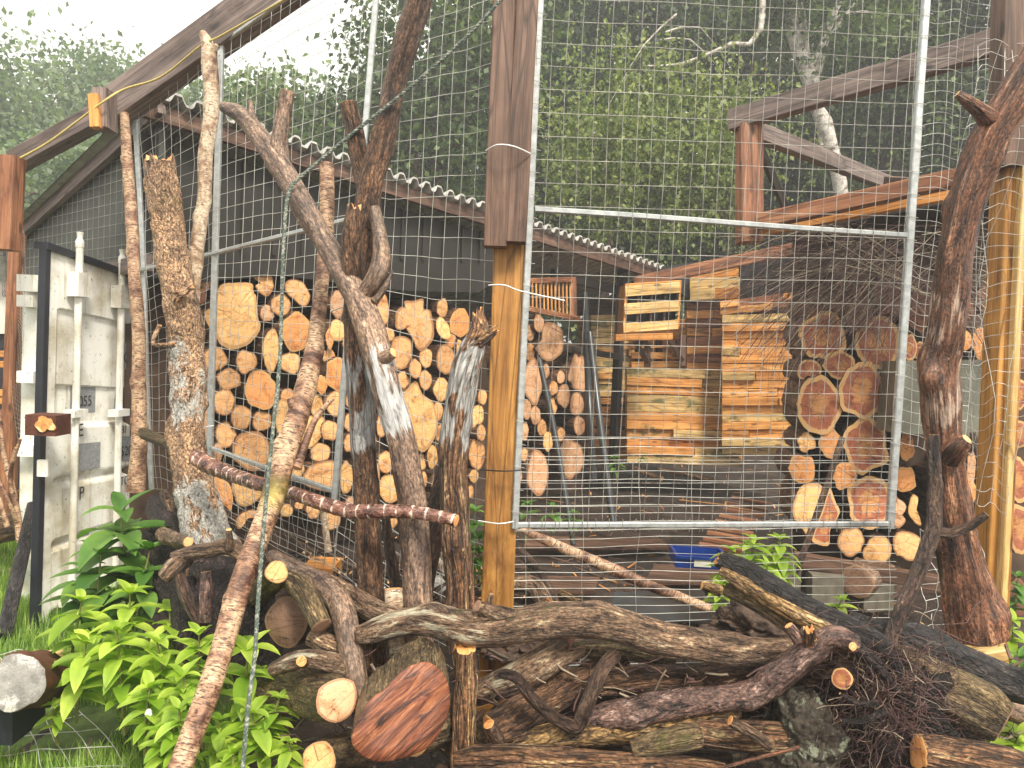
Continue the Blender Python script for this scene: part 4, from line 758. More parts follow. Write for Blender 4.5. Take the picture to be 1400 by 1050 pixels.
# ------------------------------------------------------------------ enclosure frame: beams, posts, gate and mesh
def beams():
    G = 'timber posts and beams of the enclosure'
    beam('roof_beam', 'long weathered top beam sloping up from the left corner joint', 'beam', (150, 152, 4.4), (470, -75, 3.7), 30, 52, 'greyw', group=G)
    beam('roof_beam', 'lower left weathered beam between sawn stub and corner joint', 'beam', (22, 222, 4.5), (138, 158, 4.35), 24, 26, 'greyw', group=G)
    mb = MB(); box(mb, P(143, 125, 4.15), P(143, 178, 4.15), .08, .12, FWD); o = mb.build('joint_block', 'greyw', smooth=False); tag(o, 'stubby brown block capping the left beam joint', 'block')
    mb = MB(); box(mb, P(129, 130, 4.08), P(132, 175, 4.08), .05, .05, FWD); tag(mb.build('joint_batten', 'orangew', smooth=False), 'short pale orange batten on the left beam joint', 'batten')
    # central post
    root = empty('gate_post', P(690, 1060, 3.0), 'central post, golden below with dark brown doubled boards above', 'post')
    for i, (xa, xb, xc, xd) in enumerate(((674, 706, 664, 690), (706, 738, 692, 717))):
        mb = MB(); xm = (xa+xb)/2; xn = (xc+xd)/2; box(mb, P(xm+1, -60, 2.9), P(xn, 338-i*6, 2.9), (xb-xa-1.5)*2.9/F, .07, FWD, seg=12, jit=.006); mb.build('upper_board', 'brownw', root, smooth=False)
    mb = MB(); box(mb, P(706.5, -60, 2.878), P(691, 332, 2.878), .006, .012, FWD, jit=.001); mb.build('pale_split', 'gold', root, smooth=False)
    mb = MB(); box(mb, P(697, 330, 3.02), P(672, 1075, 3.02), .125, .125, FWD, seg=12, jit=.004); mb.build('lower_post', 'gold', root, smooth=False)
    # right post
    root = empty('corner_post', P(1360, 900, 3.3), 'right golden square post with bright yellow edge, behind the gnarled trunk', 'post')
    mb = MB(); box(mb, P(1384, -60, 3.3), P(1377, 230, 3.3), .12, .1, FWD); mb.build('upper_board', 'brownw', root, smooth=False)
    mb = MB(); box(mb, P(1381, 225, 3.35), P(1350, 890, 3.35), .1, .12, FWD, seg=12); mb.build('lower_post', 'gold', root, smooth=False)
    mb = MB(); box(mb, P(1397, 225, 3.28), P(1364, 885, 3.28), .028, .06, FWD, seg=12); mb.build('yellow_edge', 'goldlt', root, smooth=False)  # paler yellow strip along the post's right edge
    beam('plank', 'upper golden plank at foot of the right post', 'plank', (1292, 884, 3.1), (1356, 874, 3.15), 20, 19, 'goldlt', group='golden planks at the foot of the right post')
    beam('plank', 'lower golden plank with dark knot beside the mossy log', 'plank', (1318, 905, 3.02), (1374, 896, 3.02), 14, 22, 'goldlt', group='golden planks at the foot of the right post')
    beam('plank', 'thin yellow plank lying behind the thin dark branch foot', 'plank', (1190, 857, 3.2), (1262, 857, 3.2), 12, 9, 'goldlt', group='golden planks at the foot of the right post')
    # yellow cord
    mb = MB(); tube(mb, pxpts([(24, 218, 4.2, 1.5), (70, 192, 4.15, 1.5), (140, 140, 4.05, 1.5), (170, 122, 4.1, 1.5), (220, 105, 4.0, 1.5), (275, 62, 3.85, 1.5), (300, 50, 3.8, 1.5), (370, 10, 3.65, 1.5), (420, -20, 3.6, 1.5)]), sides=6, amp=0, lump=0)
    tag(mb.build('yellow_cord', ['cord', 'cord']), 'thin yellow cord running along the sloping top beam', 'cord')
beams()
def gate():
    root = empty('mesh_gate', P(705, 718, 2.95), 'galvanised steel framed mesh gate right of the central post', 'gate')
    dl, dr = 2.95, 3.25
    for nme, a, b, w, h in (('frame_upright', (741, -40, dl), (704, 722, dl), .026, .026), ('frame_upright', (1269, -40, dr), (1216, 722, dr), .03, .03), ('frame_rail', (731, 286, dl), (1242, 322, dr), .02, .022), ('frame_rail', (702, 718, dl), (1218, 716, dr), .022, .022)):
        mb = MB(); box(mb, P(*a), P(*b), w, h, FWD if 'upright' in nme else UPZ, seg=10, jit=.003); mb.build(nme, 'galv', root, smooth=False)
    mb = MB(); e = -.01
    meshpanel(mb, P(704, 724, dl+e), P(1217, 722, dr+e), P(1272, -70, dr+e), P(743, -100, dl+e), lin(28), lin(26), .0014, .003)
    # wrapped ends along the bottom rail
    for i in range(29):
        u = i/28; x = 704+(1217-704)*u; d = dl+(dr-dl)*u-.015; wire(mb, [P(x, 727, d), P(x+1, 719, d-.004), P(x+1, 709, d)], .0016)
    for i in range(25):
        y = 700-i*31; x = 704+(741-704)*(1-(y/722)); wire(mb, [P(x-6, y-1, dl-.02), P(x, y, dl-.026), P(x+9, y+2, dl-.012)], .0014); x = 1217+(1269-1217)*(1-y/722); wire(mb, [P(x-8, y-2, dr-.02), P(x+8, y+1, dr-.022)], .0014)
    mb.build('wire_mesh', 'wiredk', root)
    # lower stock netting below / behind the gate
    G = 'wire mesh panels of the enclosure'
    mb = MB(); meshpanel(mb, P(696, 910, 3.06), P(1226, 900, 3.4), P(1226, 600, 3.4), P(702, 600, 3.06), lin(7, .035, .98), lin(27), .0013, .006)
    tag(mb.build('wire_netting', 'wire'), 'wide stock netting with close horizontal wires below the gate', 'wire mesh', G)
    mb = MB(); meshpanel(mb, P(1222, 600, 3.35), P(1342, 640, 3.5), P(1420, -60, 3.6), P(1258, -60, 3.3), lin(11), lin(44), .0011, .012)
    tag(mb.build('wire_netting', 'wire'), 'fine mesh strip between gate upright and gnarled trunk', 'wire mesh', G)
    mb = MB(); meshpanel(mb, P(1296, 670, 3.25), P(1372, 700, 3.2), P(1440, 60, 3.2), P(1330, 60, 3.25), lin(5), lin(36), .0012, .03)
    tag(mb.build('wire_netting', 'wire'), 'wavy buckled mesh strip fixed over the right golden post', 'wire mesh', G)
    mb = MB(); meshpanel(mb, P(1262, 875, 3.2), P(1345, 858, 3.2), P(1338, 725, 3.2), P(1258, 725, 3.2), lin(5), lin(8), .0015, .015)
    tag(mb.build('wire_netting', 'wire'), 'loose square mesh piece low beside the right post', 'wire mesh', G)
    # left framed panel
    root = empty('framed_mesh_panel', P(288, 640, 4.0), 'left framed mesh panel in front of the shed log stack', 'wire mesh', G)
    for nme, a, b, w in (('frame_upright', (303, 55, 4.0), (286, 650, 3.95), .03), ('frame_upright', (517, -40, 3.45), (456, 695, 3.4), .026), ('frame_rail', (262, 354, 4.05), (505, 292, 3.44), .02), ('frame_rail', (287, 612, 3.95), (458, 672, 3.42), .02), ('frame_rail', (185, 158, 4.38), (302, 60, 4.0), .02), ('frame_rail', (302, 60, 4.0), (470, -58, 3.5), .02)):
        mb = MB(); box(mb, P(*a), P(*b), w, w, FWD if 'upright' in nme else UPZ, seg=8, jit=.003); mb.build(nme, 'galv', root, smooth=False)
    mb = MB(); meshpanel(mb, P(286, 690, 3.9), P(455, 775, 3.4), P(520, -90, 3.45), P(306, 40, 4.0), lin(15), lin(34), .0015, .006, .02); mb.build('wire_mesh', 'wire', root)
    mb = MB(); meshpanel(mb, P(455, 775, 3.4), P(662, 900, 3.05), P(705, -190, 3.05), P(520, -90, 3.45), lin(11), lin(36), .0015, .007, .03)
    tag(mb.build('wire_netting', 'wire'), 'sagging mesh between leaning grey upright and central post', 'wire mesh', G)
    mb = MB(); meshpanel(mb, P(206, 665, 4.35), P(286, 690, 3.95), P(304, 60, 4.0), P(180, 160, 4.4), lin(9), lin(34), .0013, .012)
    tag(mb.build('wire_netting', 'wire'), 'narrow mesh behind the rough trunk at the left corner', 'wire mesh', G)
    root = empty('mesh_post', P(207, 640, 4.4), 'thin grey metal upright beside the left birch pole', 'upright', None)
    mb = MB(); box(mb, P(187, 160, 4.4), P(208, 670, 4.4), .025, .025, FWD, seg=10, jit=.01); mb.build('bar', 'galv', root, smooth=False)
    mb = MB(); box(mb, P(190, 370, 4.38), P(222, 362, 4.3), .02, .02); mb.build('rail_stub', 'galv', root, smooth=False)
    mb = MB(); meshpanel(mb, P(290, 700, 3.8), P(640, 930, 3.0), P(640, 700, 3.0), P(285, 615, 3.85), lin(24), lin(8), .0012, .015, .04)
    tag(mb.build('wire_netting', 'wiredk'), 'lower sagging mesh skirt under the ringed crossbar branch', 'wire mesh', G)
    mb = MB(); meshpanel(mb, P(30, 640, 4.85), P(44, 640, 4.85), P(34, 320, 4.9), P(-20, 225, 4.9), lin(8), lin(60), .0008, .004)
    tag(mb.build('wire_netting', 'wire'), 'fine net hanging from the lower left beam', 'wire mesh', G)
    # mesh lying on the grass at bottom left
    mb = MB(); c = [onground(*p, .05) for p in ((60, 1090), (190, 1090), (20, 890), (-120, 890))]; c = [onground(-60, 1080, .06), onground(200, 1075, .06), onground(30, 890, .12), onground(-60, 905, .12)]
    meshpanel(mb, *c, lin(6), lin(9), .002, .01); tag(mb.build('wire_netting', 'wire'), 'loose mesh lying on the grass at bottom left', 'wire mesh', G)
    # ties
    for (pts, mt, lb) in (([(664, 206, 2.85), (680, 198, 2.8), (702, 200, 2.8), (725, 210, 2.86)], 'tie', 'white cable tie around the dark upper part of central post'), ([(668, 390, 2.9), (690, 390, 2.86), (712, 398, 2.88), (772, 411, 2.8)], 'tie', 'white cable tie with long tail on golden post below boards'), ([(654, 712, 2.95), (682, 716, 2.9), (702, 713, 2.9)], 'tie', 'white cable tie at gate bottom rail height on golden post'), ([(656, 642, 2.95), (685, 644, 2.9), (712, 643, 2.9)], 'blackp', 'black cable tie on the golden post'), ([(486, 800, 2.75), (500, 808, 2.7), (515, 809, 2.7), (527, 803, 2.75)], 'tie', 'white cable tie low around the brown upright trunk'), ([(232, 590, 3.7), (250, 588, 3.65), (292, 582, 3.8)], 'tie', 'white cable tie from rough trunk to galvanised upright'), ([(452, 426, 3.1), (465, 421, 3.05), (478, 418, 3.0)], 'tie', 'short white tie beside the upright birch pole')):
        mb = MB(); tube(mb, [(P(*p), .0028) for p in pts], sides=6, amp=0, lump=0); tag(mb.build('cable_tie', [mt, mt]), lb, 'cable tie', 'cable ties fixing the mesh')
gate()
# ------------------------------------------------------------------ standing trunks
GT = 'upright trunks and poles in front of the mesh'
limb('dead_tree', 'thick rough barked trunk with jagged broken top at left', 'trunk', [(219, 222, 3.75, 20), (222, 255, 3.75, 22), (232, 320, 3.75, 21), (244, 400, 3.7, 22), (252, 440, 3.7, 24), (255, 480, 3.7, 22), (255, 540, 3.65, 22), (256, 600, 3.6, 22), (264, 660, 3.55, 26), (280, 720, 3.5, 30), (298, 780, 3.45, 33), (310, 850, 3.4, 34)], 'rough', 'cut', GT, patch=[(4.2, 7.2, .6), (7.7, 10.3, .95)], jag=.8, sides=30, step=.012, amp=.16, fl=18, fc=7,
  extra=[[(218, 445, 3.65, 3), (210, 470, 3.6, 2.5), (238, 470, 3.62, 3)], [(243, 405, 3.6, 8), (262, 392, 3.6, 4)]])
limb('birch_pole', 'slender speckled birch pole against the left galvanised upright', 'pole', [(276, 44, 3.85, 5), (284, 62, 3.85, 9), (286, 90, 3.85, 11), (289, 130, 3.85, 10), (287, 170, 3.85, 10), (281, 215, 3.85, 10), (280, 260, 3.85, 9), (275, 300, 3.85, 9), (268, 345, 3.85, 10), (266, 390, 3.85, 8), (262, 450, 3.85, 7)], 'birch', 'cut', GT, sides=16, extra=[[(286, 75, 3.85, 5), (298, 62, 3.85, 4)]])
limb('birch_pole', 'thin pinkish birch pole at the left corner', 'pole', [(170, 155, 4.25, 6), (175, 230, 4.25, 7), (180, 300, 4.25, 8), (184, 380, 4.2, 8), (189, 450, 4.2, 8.5), (190, 520, 4.2, 9), (190, 600, 4.2, 10), (186, 672, 4.2, 12)], 'birchpink', 'cut', GT, sides=16)
limb('dead_tree', 'tall brown forked trunk reaching above the frame, white patch midway', 'trunk', [(578, -40, 3.0, 19.3), (572, 0, 2.98, 18.4), (555, 60, 2.95, 16.6), (538, 120, 2.93, 15.6), (530, 165, 2.9, 15.6), (518, 210, 2.88, 17.5), (505, 255, 2.86, 17.5), (500, 300, 2.85, 17.5), (494, 350, 2.83, 19.3), (490, 420, 2.82, 19.3), (491, 480, 2.8, 18.4), (494, 540, 2.78, 18.4), (496, 600, 2.77, 17.5), (501, 680, 2.75, 17.0), (505, 760, 2.72, 17.0), (508, 840, 2.7, 17.0), (512, 940, 2.65, 17.5)], 'brown', 'cut', GT, patch=[(9.9, 12.7, 1.0)], sides=26, step=.012, amp=.14, fl=7, fc=9, knots=.35, lump=.06,
  extra=[{'p': [(476, 142, 2.9, 12), (486, 186, 2.9, 12.5), (493, 230, 2.9, 12), (503, 275, 2.88, 12)], 'k': {'amp': .03}}, {'p': [(484, 285, 2.75, 10), (480, 330, 2.75, 14), (484, 380, 2.76, 14), (488, 420, 2.8, 10)], 'k': {'amp': .3, 'jag': .8}}])
limb('curved_branch', 'smooth grey curved branch tucked into the fork of the trunks', 'branch', [(512, 285, 2.78, 8), (520, 330, 2.74, 11), (521, 355, 2.72, 13), (514, 378, 2.7, 13), (500, 400, 2.72, 12)], 'grey', 'cut', amp=.02, lump=.03, extra=[[(536, 370, 2.72, 2), (524, 396, 2.7, 5), (512, 412, 2.7, 6)]])
limb('dead_tree', 'grey brown branched trunk leaning across, two sawn stubs on top', 'trunk', [(306, 146, 3.2, 7.4), (330, 158, 3.15, 11.0), (350, 180, 3.1, 12.9), (374, 215, 3.0, 13.8), (396, 248, 2.95, 15.6), (414, 280, 2.9, 16.6), (438, 322, 2.86, 14.7), (462, 362, 2.8, 15.6), (484, 400, 2.74, 17.5), (503, 440, 2.7, 20.2), (518, 490, 2.66, 21.2), (532, 545, 2.64, 19.3), (548, 600, 2.64, 19.3), (560, 660, 2.64, 19.3), (567, 720, 2.64, 19.3), (571, 790, 2.62, 19.3), (574, 860, 2.6, 18.4), (576, 930, 2.6, 18.4)], 'grey', 'cut', GT, patch=[(9.5, 12.3, .85)], sides=26, step=.012, amp=.1, fl=7, fc=9, knots=.4, lump=.05,
  extra=[[(393, 126, 3.0, 10), (387, 160, 3.0, 10.5), (382, 195, 3.0, 12), (386, 225, 3.0, 13)], [(342, 138, 3.12, 3), (344, 155, 3.12, 5), (349, 170, 3.1, 6)], [(538, 482, 2.6, 7), (525, 490, 2.62, 10)]])
limb('birch_pole', 'pale birch pole with sawn top, descending to a long pinkish leaning lower half', 'pole', [(447, 225, 3.15, 9.7), (447, 262, 3.13, 10.1), (446, 310, 3.1, 9.7), (442, 360, 3.05, 9.7), (437, 415, 3.0, 10.1), (430, 470, 2.95, 11.4), (420, 520, 2.9, 14.1), (408, 565, 2.82, 15.0), (393, 610, 2.75, 15.8), (378, 665, 2.67, 15.8), (362, 712, 2.6, 15.0), (340, 770, 2.5, 15.8), (320, 830, 2.42, 15.8), (303, 890, 2.34, 15.0), (283, 950, 2.26, 15.8), (262, 1005, 2.2, 15.8), (238, 1075, 2.12, 17.6)], 'birchpink', 'cut', GT, sides=24, step=.015, amp=.05, patch=[(8.7, 9.9, .45)],
  extra=[[(455, 545, 2.85, 2.5), (430, 575, 2.82, 4), (405, 640, 2.72, 7)], [(396, 545, 2.8, 4), (402, 556, 2.8, 7), (410, 560, 2.82, 8)]])
limb('dead_tree', 'white patched peeling trunk with splintered red top beside golden post', 'trunk', [(654, 432, 2.85, 8), (655, 455, 2.83, 14), (646, 478, 2.82, 17), (635, 512, 2.8, 19), (628, 550, 2.79, 20), (622, 600, 2.78, 19), (619, 650, 2.77, 19), (622, 710, 2.75, 20), (626, 780, 2.72, 20), (629, 840, 2.7, 20), (630, 880, 2.68, 20)], 'rotten', 'cutor', GT, patch=[(1.3, 5.6, 1.0), (5.3, 8.5, .12)], jag=1.0, sides=28, step=.012, amp=.16, fl=9, fc=8, extra=[[(676, 452, 2.8, 5), (662, 462, 2.8, 9), (650, 470, 2.8, 10)]])
limb('short_post', 'short bark covered stake with orange jagged top', 'stake', [(636, 884, 2.4, 15), (636, 930, 2.4, 16), (635, 985, 2.38, 16), (634, 1060, 2.36, 17)], 'rotten', 'cutor', GT, jag=.4, amp=.16)
limb('ringed_branch', 'purple brown ringed crossbar branch with sawn end, tied across the trunks', 'branch', [(268, 625, 3.35, 11), (285, 636, 3.3, 11.5), (320, 650, 3.15, 9.5), (350, 660, 3.0, 9.5), (375, 667, 2.9, 9), (400, 674, 2.78, 9), (440, 688, 2.66, 10), (480, 699, 2.6, 10), (510, 699, 2.56, 10), (560, 700, 2.54, 9), (600, 706, 2.52, 8.5), (624, 712, 2.5, 8.5)], 'ringed', 'cutor', None, sides=20, amp=.04, lump=.05, rings=.048, step=.004)
limb('dead_tree', 'tall wet gnarled dark brown trunk with a short horn-like stub at right', 'trunk', [(1425, 60, 2.75, 18.9), (1402, 105, 2.76, 20.6), (1378, 148, 2.78, 24.1), (1352, 190, 2.8, 23.2), (1334, 240, 2.82, 21.5), (1318, 290, 2.84, 22.4), (1308, 340, 2.86, 21.5), (1303, 390, 2.87, 22.4), (1296, 440, 2.88, 21.5), (1288, 490, 2.9, 23.2), (1286, 545, 2.9, 23.2), (1288, 600, 2.9, 21.5), (1294, 650, 2.9, 23.2), (1303, 710, 2.9, 25.8), (1316, 780, 2.9, 29.2), (1328, 870, 2.9, 32.7)], 'redbark', 'cut', GT, patch=[(4.5, 6.2, .3), (6.6, 11.3, .5)], sides=34, step=.012, amp=.2, fl=5, fc=7, lump=.14,
  extra=[{'p': [(1309, 128, 2.72, 5), (1322, 138, 2.72, 8), (1338, 150, 2.74, 10), (1358, 168, 2.78, 16)], 'k': {'amp': .05, 'lump': .05}}, [(1322, 600, 2.75, 8), (1308, 612, 2.78, 15), (1298, 625, 2.82, 18)]])
limb('forked_branch', 'thin dark wet branch with side fork leaning at the gnarled trunk', 'branch', [(1276, 595, 2.7, 7), (1278, 640, 2.68, 8), (1278, 690, 2.66, 9), (1277, 722, 2.64, 10), (1266, 755, 2.6, 10), (1248, 800, 2.55, 10), (1228, 845, 2.5, 10), (1212, 885, 2.45, 10)], 'dark', 'cut', None, amp=.05, extra=[[(1349, 703, 2.6, 5), (1325, 720, 2.62, 6), (1300, 729, 2.63, 7), (1277, 726, 2.64, 8)]])
limb('mossy_branch', 'short mossy branch behind the rough trunk', 'branch', [(196, 592, 4.1, 8), (215, 600, 4.0, 8), (240, 612, 3.85, 7)], 'olive')
# rope
def rope():
    path = [(690, -6, 2.8), (640, 48, 2.82), (560, 120, 2.84), (470, 192, 2.86), (410, 243, 2.86), (397, 258, 2.84), (391, 285, 2.82), (387, 350, 2.78), (385, 420, 2.74), (382, 500, 2.68), (374, 580, 2.62), (366, 660, 2.56), (359, 740, 2.5), (353, 820, 2.42), (348, 900, 2.34), (340, 960, 2.28), (331, 1060, 2.2)]
    q = catmull([(P(*p), 1) for p in path], .006); mb = MB(); s = 0
    strands = [[], [], []]
    for i, (p, r, t) in enumerate(q):
        if i: s += (p-q[i-1][0]).length
        tg = (q[min(i+1, len(q)-1)][0]-q[max(0, i-1)][0]).normalized(); x = tg.cross(FWD).normalized(); y = tg.cross(x)
        for k in range(3):
            a = s/.045*6.283+k*2.094; strands[k].append((p+x*math.cos(a)*.0034+y*math.sin(a)*.0034, .0041))
    for st in strands:
        vs = []; n = len(st)
        for i, (p, r) in enumerate(st):
            tg = (st[min(i+1, n-1)][0]-st[max(i-1, 0)][0]).normalized(); x = tg.cross(FWD).normalized(); y = tg.cross(x)
            for j in range(6): vs.append(p+x*math.cos(j*1.047)*r+y*math.sin(j*1.047)*r)
        mb.add(vs, [(i*6+j, i*6+(j+1) % 6, (i+1)*6+(j+1) % 6, (i+1)*6+j) for i in range(n-1) for j in range(6)])
    tag(mb.build('rope', 'rope'), 'green twisted rope running from the post over the trunk and hanging down', 'rope')
rope()
# ------------------------------------------------------------------ log pile in front
GP = 'logs and branches heaped in the foreground'
def L(label, pts, mat, cut='cutbrown', name='log', **k):
    k.setdefault('sides', 24); k.setdefault('step', .014); k.setdefault('amp', .12); return limb(name, label, 'log' if name != 'branch' else 'branch', pts, mat, cut, GP, **k)
L('long top log, lichen spotted at left, lying across the whole pile', [(490, 868, 2.42, 12), (515, 862, 2.42, 17), (560, 850, 2.42, 19), (600, 852, 2.42, 19), (650, 862, 2.42, 21), (700, 857, 2.42, 23), (750, 849, 2.42, 25), (800, 848, 2.42, 24), (850, 857, 2.42, 22), (900, 872, 2.42, 22), (950, 880, 2.42, 22), (1000, 889, 2.42, 20), (1050, 891, 2.42, 18), (1100, 889, 2.44, 18), (1160, 888, 2.5, 18)], 'lichen', patch=[(.3, 4.6, .5)], extra=[[(652, 828, 2.4, 8), (668, 836, 2.42, 11), (700, 848, 2.42, 16)], [(672, 812, 2.41, 3), (668, 830, 2.42, 6)]])
L('rising dark log with reddish cut end at lower left of pile', [(672, 1000, 2.32, 22), (700, 985, 2.36, 26), (735, 965, 2.42, 24), (775, 942, 2.48, 22), (812, 922, 2.52, 20), (850, 905, 2.6, 16)], 'brown', 'cutor')
L('straight brown log just beneath the long top log', [(790, 932, 2.5, 17), (820, 935, 2.5, 20), (880, 930, 2.5, 20), (950, 927, 2.5, 19), (1050, 924, 2.5, 19), (1160, 935, 2.5, 20)], 'brown', patch=[(0, 1.0, .25)])
L('pale lichened log with rotten dark end, upper left of pile', [(646, 952, 2.45, 14), (680, 938, 2.45, 19), (715, 922, 2.45, 21), (748, 903, 2.46, 21), (778, 886, 2.48, 18)], 'lichen', 'cutdark', patch=[(0, 3.0, .5)], jag=.6)
L('mottled thin log leading from rotten end to the right under the top log', [(775, 888, 2.52, 10), (815, 888, 2.54, 13), (860, 890, 2.56, 13), (920, 900, 2.58, 13)], 'olive')
L('crooked V shaped branch with pale broken tip', [(676, 924, 2.26, 5), (690, 921, 2.26, 7), (708, 928, 2.26, 7.5), (725, 952, 2.26, 8), (745, 972, 2.27, 8), (765, 986, 2.28, 9), (788, 993, 2.3, 10), (800, 968, 2.3, 10), (812, 940, 2.32, 10), (825, 912, 2.35, 10), (840, 896, 2.4, 10)], 'dark', 'cut', name='branch', amp=.06, sides=16)
L('glossy purple log with knots curving up to the right', [(795, 990, 2.36, 13), (830, 980, 2.35, 20), (880, 970, 2.34, 20), (940, 960, 2.34, 19), (1000, 955, 2.34, 18), (1040, 945, 2.33, 19), (1072, 918, 2.32, 20), (1105, 892, 2.31, 18), (1140, 872, 2.3, 17), (1168, 882, 2.3, 14)], 'purple', 'cut', lump=.16, amp=.07, extra=[[(1166, 884, 2.2, 6), (1150, 880, 2.26, 10)], [(1078, 855, 2.3, 6), (1092, 875, 2.3, 9)]])
L('flaking ochre barked rotten log under the purple log', [(700, 1018, 2.32, 13), (760, 1006, 2.33, 17), (830, 1000, 2.34, 16), (900, 990, 2.34, 15), (970, 980, 2.34, 12), (1010, 972, 2.34, 8)], 'ochre', jag=.5, amp=.22)
L('fibrous bleached log along the bottom edge', [(620, 1040, 2.24, 12), (690, 1036, 2.24, 18), (760, 1042, 2.24, 18), (840, 1046, 2.24, 16), (920, 1046, 2.24, 14), (990, 1056, 2.24, 12)], 'rotten', 'cutor', amp=.25, fl=3)
L('short shiny wet birch piece, lower middle of pile', [(865, 1026, 2.26, 12), (895, 1018, 2.26, 16), (930, 1010, 2.26, 18), (955, 1006, 2.27, 16)], 'olive', 'cutbrown')
L('splintered dark fibrous log right of the shiny birch piece', [(952, 1000, 2.32, 18), (1010, 1005, 2.32, 20), (1085, 1008, 2.32, 20)], 'rotten', jag=.8, amp=.25, fl=3)
L('small mottled stick lying diagonally near the grey stump', [(998, 985, 2.24, 7), (1024, 1000, 2.24, 8), (1054, 1020, 2.24, 8)], 'lichen', 'cutor', name='branch')
L('charred black log with orange underside, rising to upper left', [(982, 764, 2.62, 10), (1005, 778, 2.6, 17), (1040, 796, 2.55, 18), (1080, 820, 2.5, 18), (1120, 842, 2.46, 18), (1160, 862, 2.42, 19), (1200, 884, 2.4, 18), (1225, 905, 2.38, 12)], 'black', 'cutor', jag=.4, amp=.18, patch=[(0, 1.0, .6)])
L('orange rotten strip log beneath the charred one', [(985, 780, 2.58, 6), (1030, 806, 2.52, 10), (1080, 836, 2.46, 11), (1130, 862, 2.4, 10), (1165, 880, 2.36, 8)], 'ochre', 'cutor', amp=.3)
L('olive mossy thin log left of the charred log', [(992, 806, 2.6, 9), (1020, 817, 2.56, 12), (1055, 836, 2.52, 13), (1090, 858, 2.5, 15)], 'olive', 'cut')
L('small pale split piece by the green plant', [(960, 800, 2.75, 6), (985, 808, 2.75, 8)], 'ochre', 'cutpale')
L('orange splintered stub poking up beside the knotty fork', [(1106, 862, 2.28, 7), (1108, 878, 2.29, 9)], 'rotten', 'cutor', jag=.9)
L('dark mossy log sloping down to the right edge', [(1160, 850, 2.6, 14), (1200, 866, 2.55, 20), (1240, 876, 2.5, 23), (1285, 893, 2.45, 24), (1340, 918, 2.4, 23), (1390, 938, 2.36, 21), (1440, 950, 2.3, 20)], 'black', 'cut', patch=[(.2, 1.0, .1)], amp=.2)
L('big ridged brown log under the dark mossy log, blunt end at right', [(1110, 895, 2.55, 24), (1180, 905, 2.48, 30), (1243, 922, 2.42, 33), (1300, 948, 2.37, 34), (1345, 972, 2.33, 34), (1372, 988, 2.3, 28)], 'olive', 'cutbrown', sides=40, step=.01, amp=.14, fc=9, fl=3)
L('log stub with round red brown end facing out, above the grey stump', [(1151, 928, 2.28, 14), (1185, 935, 2.5, 17)], 'dark', 'cutred', amp=.05)
L('flat bark covered log at bottom right corner', [(1255, 1030, 2.2, 22), (1310, 1040, 2.2, 26), (1370, 1050, 2.2, 26), (1420, 1062, 2.2, 22)], 'rotten', 'cutor', amp=.3)
L('grey weathered piece behind the blunt log end', [(1345, 960, 2.5, 14), (1400, 975, 2.5, 16)], 'grey')
L('dark log deep in the pile behind the purple log', [(1000, 975, 2.5, 20), (1080, 965, 2.5, 24), (1160, 960, 2.5, 26)], 'dark')
L('dark log at pile base under the root mass', [(1080, 1050, 2.4, 30), (1200, 1020, 2.45, 34), (1330, 1010, 2.45, 30)], 'dark')
L('dark log at pile base below the ochre log', [(600, 1075, 2.4, 30), (800, 1065, 2.4, 32), (1000, 1060, 2.4, 30)], 'dark')
L('dark log filling behind the crooked branch', [(700, 985, 2.6, 26), (850, 965, 2.6, 28), (1050, 960, 2.62, 26)], 'dark')
L('thin red twig at the bottom edge', [(980, 1052, 2.15, 2), (1030, 1038, 2.15, 2.5), (1092, 1022, 2.15, 3)], 'redbark', 'cutor', name='branch', sides=8)
L('narrow branch with long oval orange cut leaning on the stake', [(668, 990, 2.26, 8), (680, 1010, 2.28, 10), (690, 1030, 2.3, 8)], 'dark', 'cutor', name='branch')
# left part of the pile
L('short mossy log with round yellow cut end facing out', [(378, 782, 2.5, 15), (366, 800, 2.75, 18), (350, 815, 3.0, 18)], 'olive', 'cutpale', amp=.05)
L('olive limb with blunt grey end curving down left', [(384, 788, 2.62, 11), (408, 802, 2.56, 15), (424, 824, 2.5, 15), (440, 856, 2.44, 14)], 'olive', 'cutbrown')
L('grey limb bending down to the big red cut face', [(372, 760, 2.9, 9), (402, 778, 2.78, 12), (436, 796, 2.66, 15), (462, 822, 2.56, 16), (474, 855, 2.48, 16), (480, 890, 2.42, 16), (487, 925, 2.38, 15), (492, 955, 2.36, 13)], 'grey', 'cut', amp=.1)
L('thin lichened limb joining the long top log from the left', [(440, 790, 2.75, 11), (480, 815, 2.65, 14), (520, 838, 2.55, 15), (570, 856, 2.5, 14)], 'lichen', 'cut')
L('pale birch branch with a small orange knot', [(372, 916, 2.4, 9), (400, 904, 2.38, 12), (430, 902, 2.38, 13), (475, 912, 2.4, 14)], 'lichen', 'cutor', patch=[(0, 3, .4)], extra=[[(412, 904, 2.3, 7), (416, 906, 2.38, 8)]])
L('dark grey short log above the pale birch branch', [(425, 870, 2.5, 12), (450, 882, 2.48, 14), (478, 892, 2.46, 13)], 'lichen', 'cutdark')
L('log with oval two-toned end left of the big red face', [(461, 957, 2.22, 29), (425, 948, 2.45, 32), (380, 938, 2.65, 30)], 'olive', 'cutpink', amp=.05)
L('low mossy log with pale end at the bottom left of pile', [(436, 1040, 2.2, 24), (470, 1030, 2.36, 28), (520, 1010, 2.55, 28)], 'olive', 'cutpale', amp=.06)
L('slim pale birch stick upright behind the long log', [(538, 805, 2.62, 12), (540, 850, 2.6, 12), (546, 920, 2.55, 10)], 'birch', 'cut', name='branch')
L('thin dark stick rising between the two brown trunks', [(526, 690, 2.85, 5), (532, 745, 2.8, 7), (542, 805, 2.75, 8)], 'dark', name='branch')
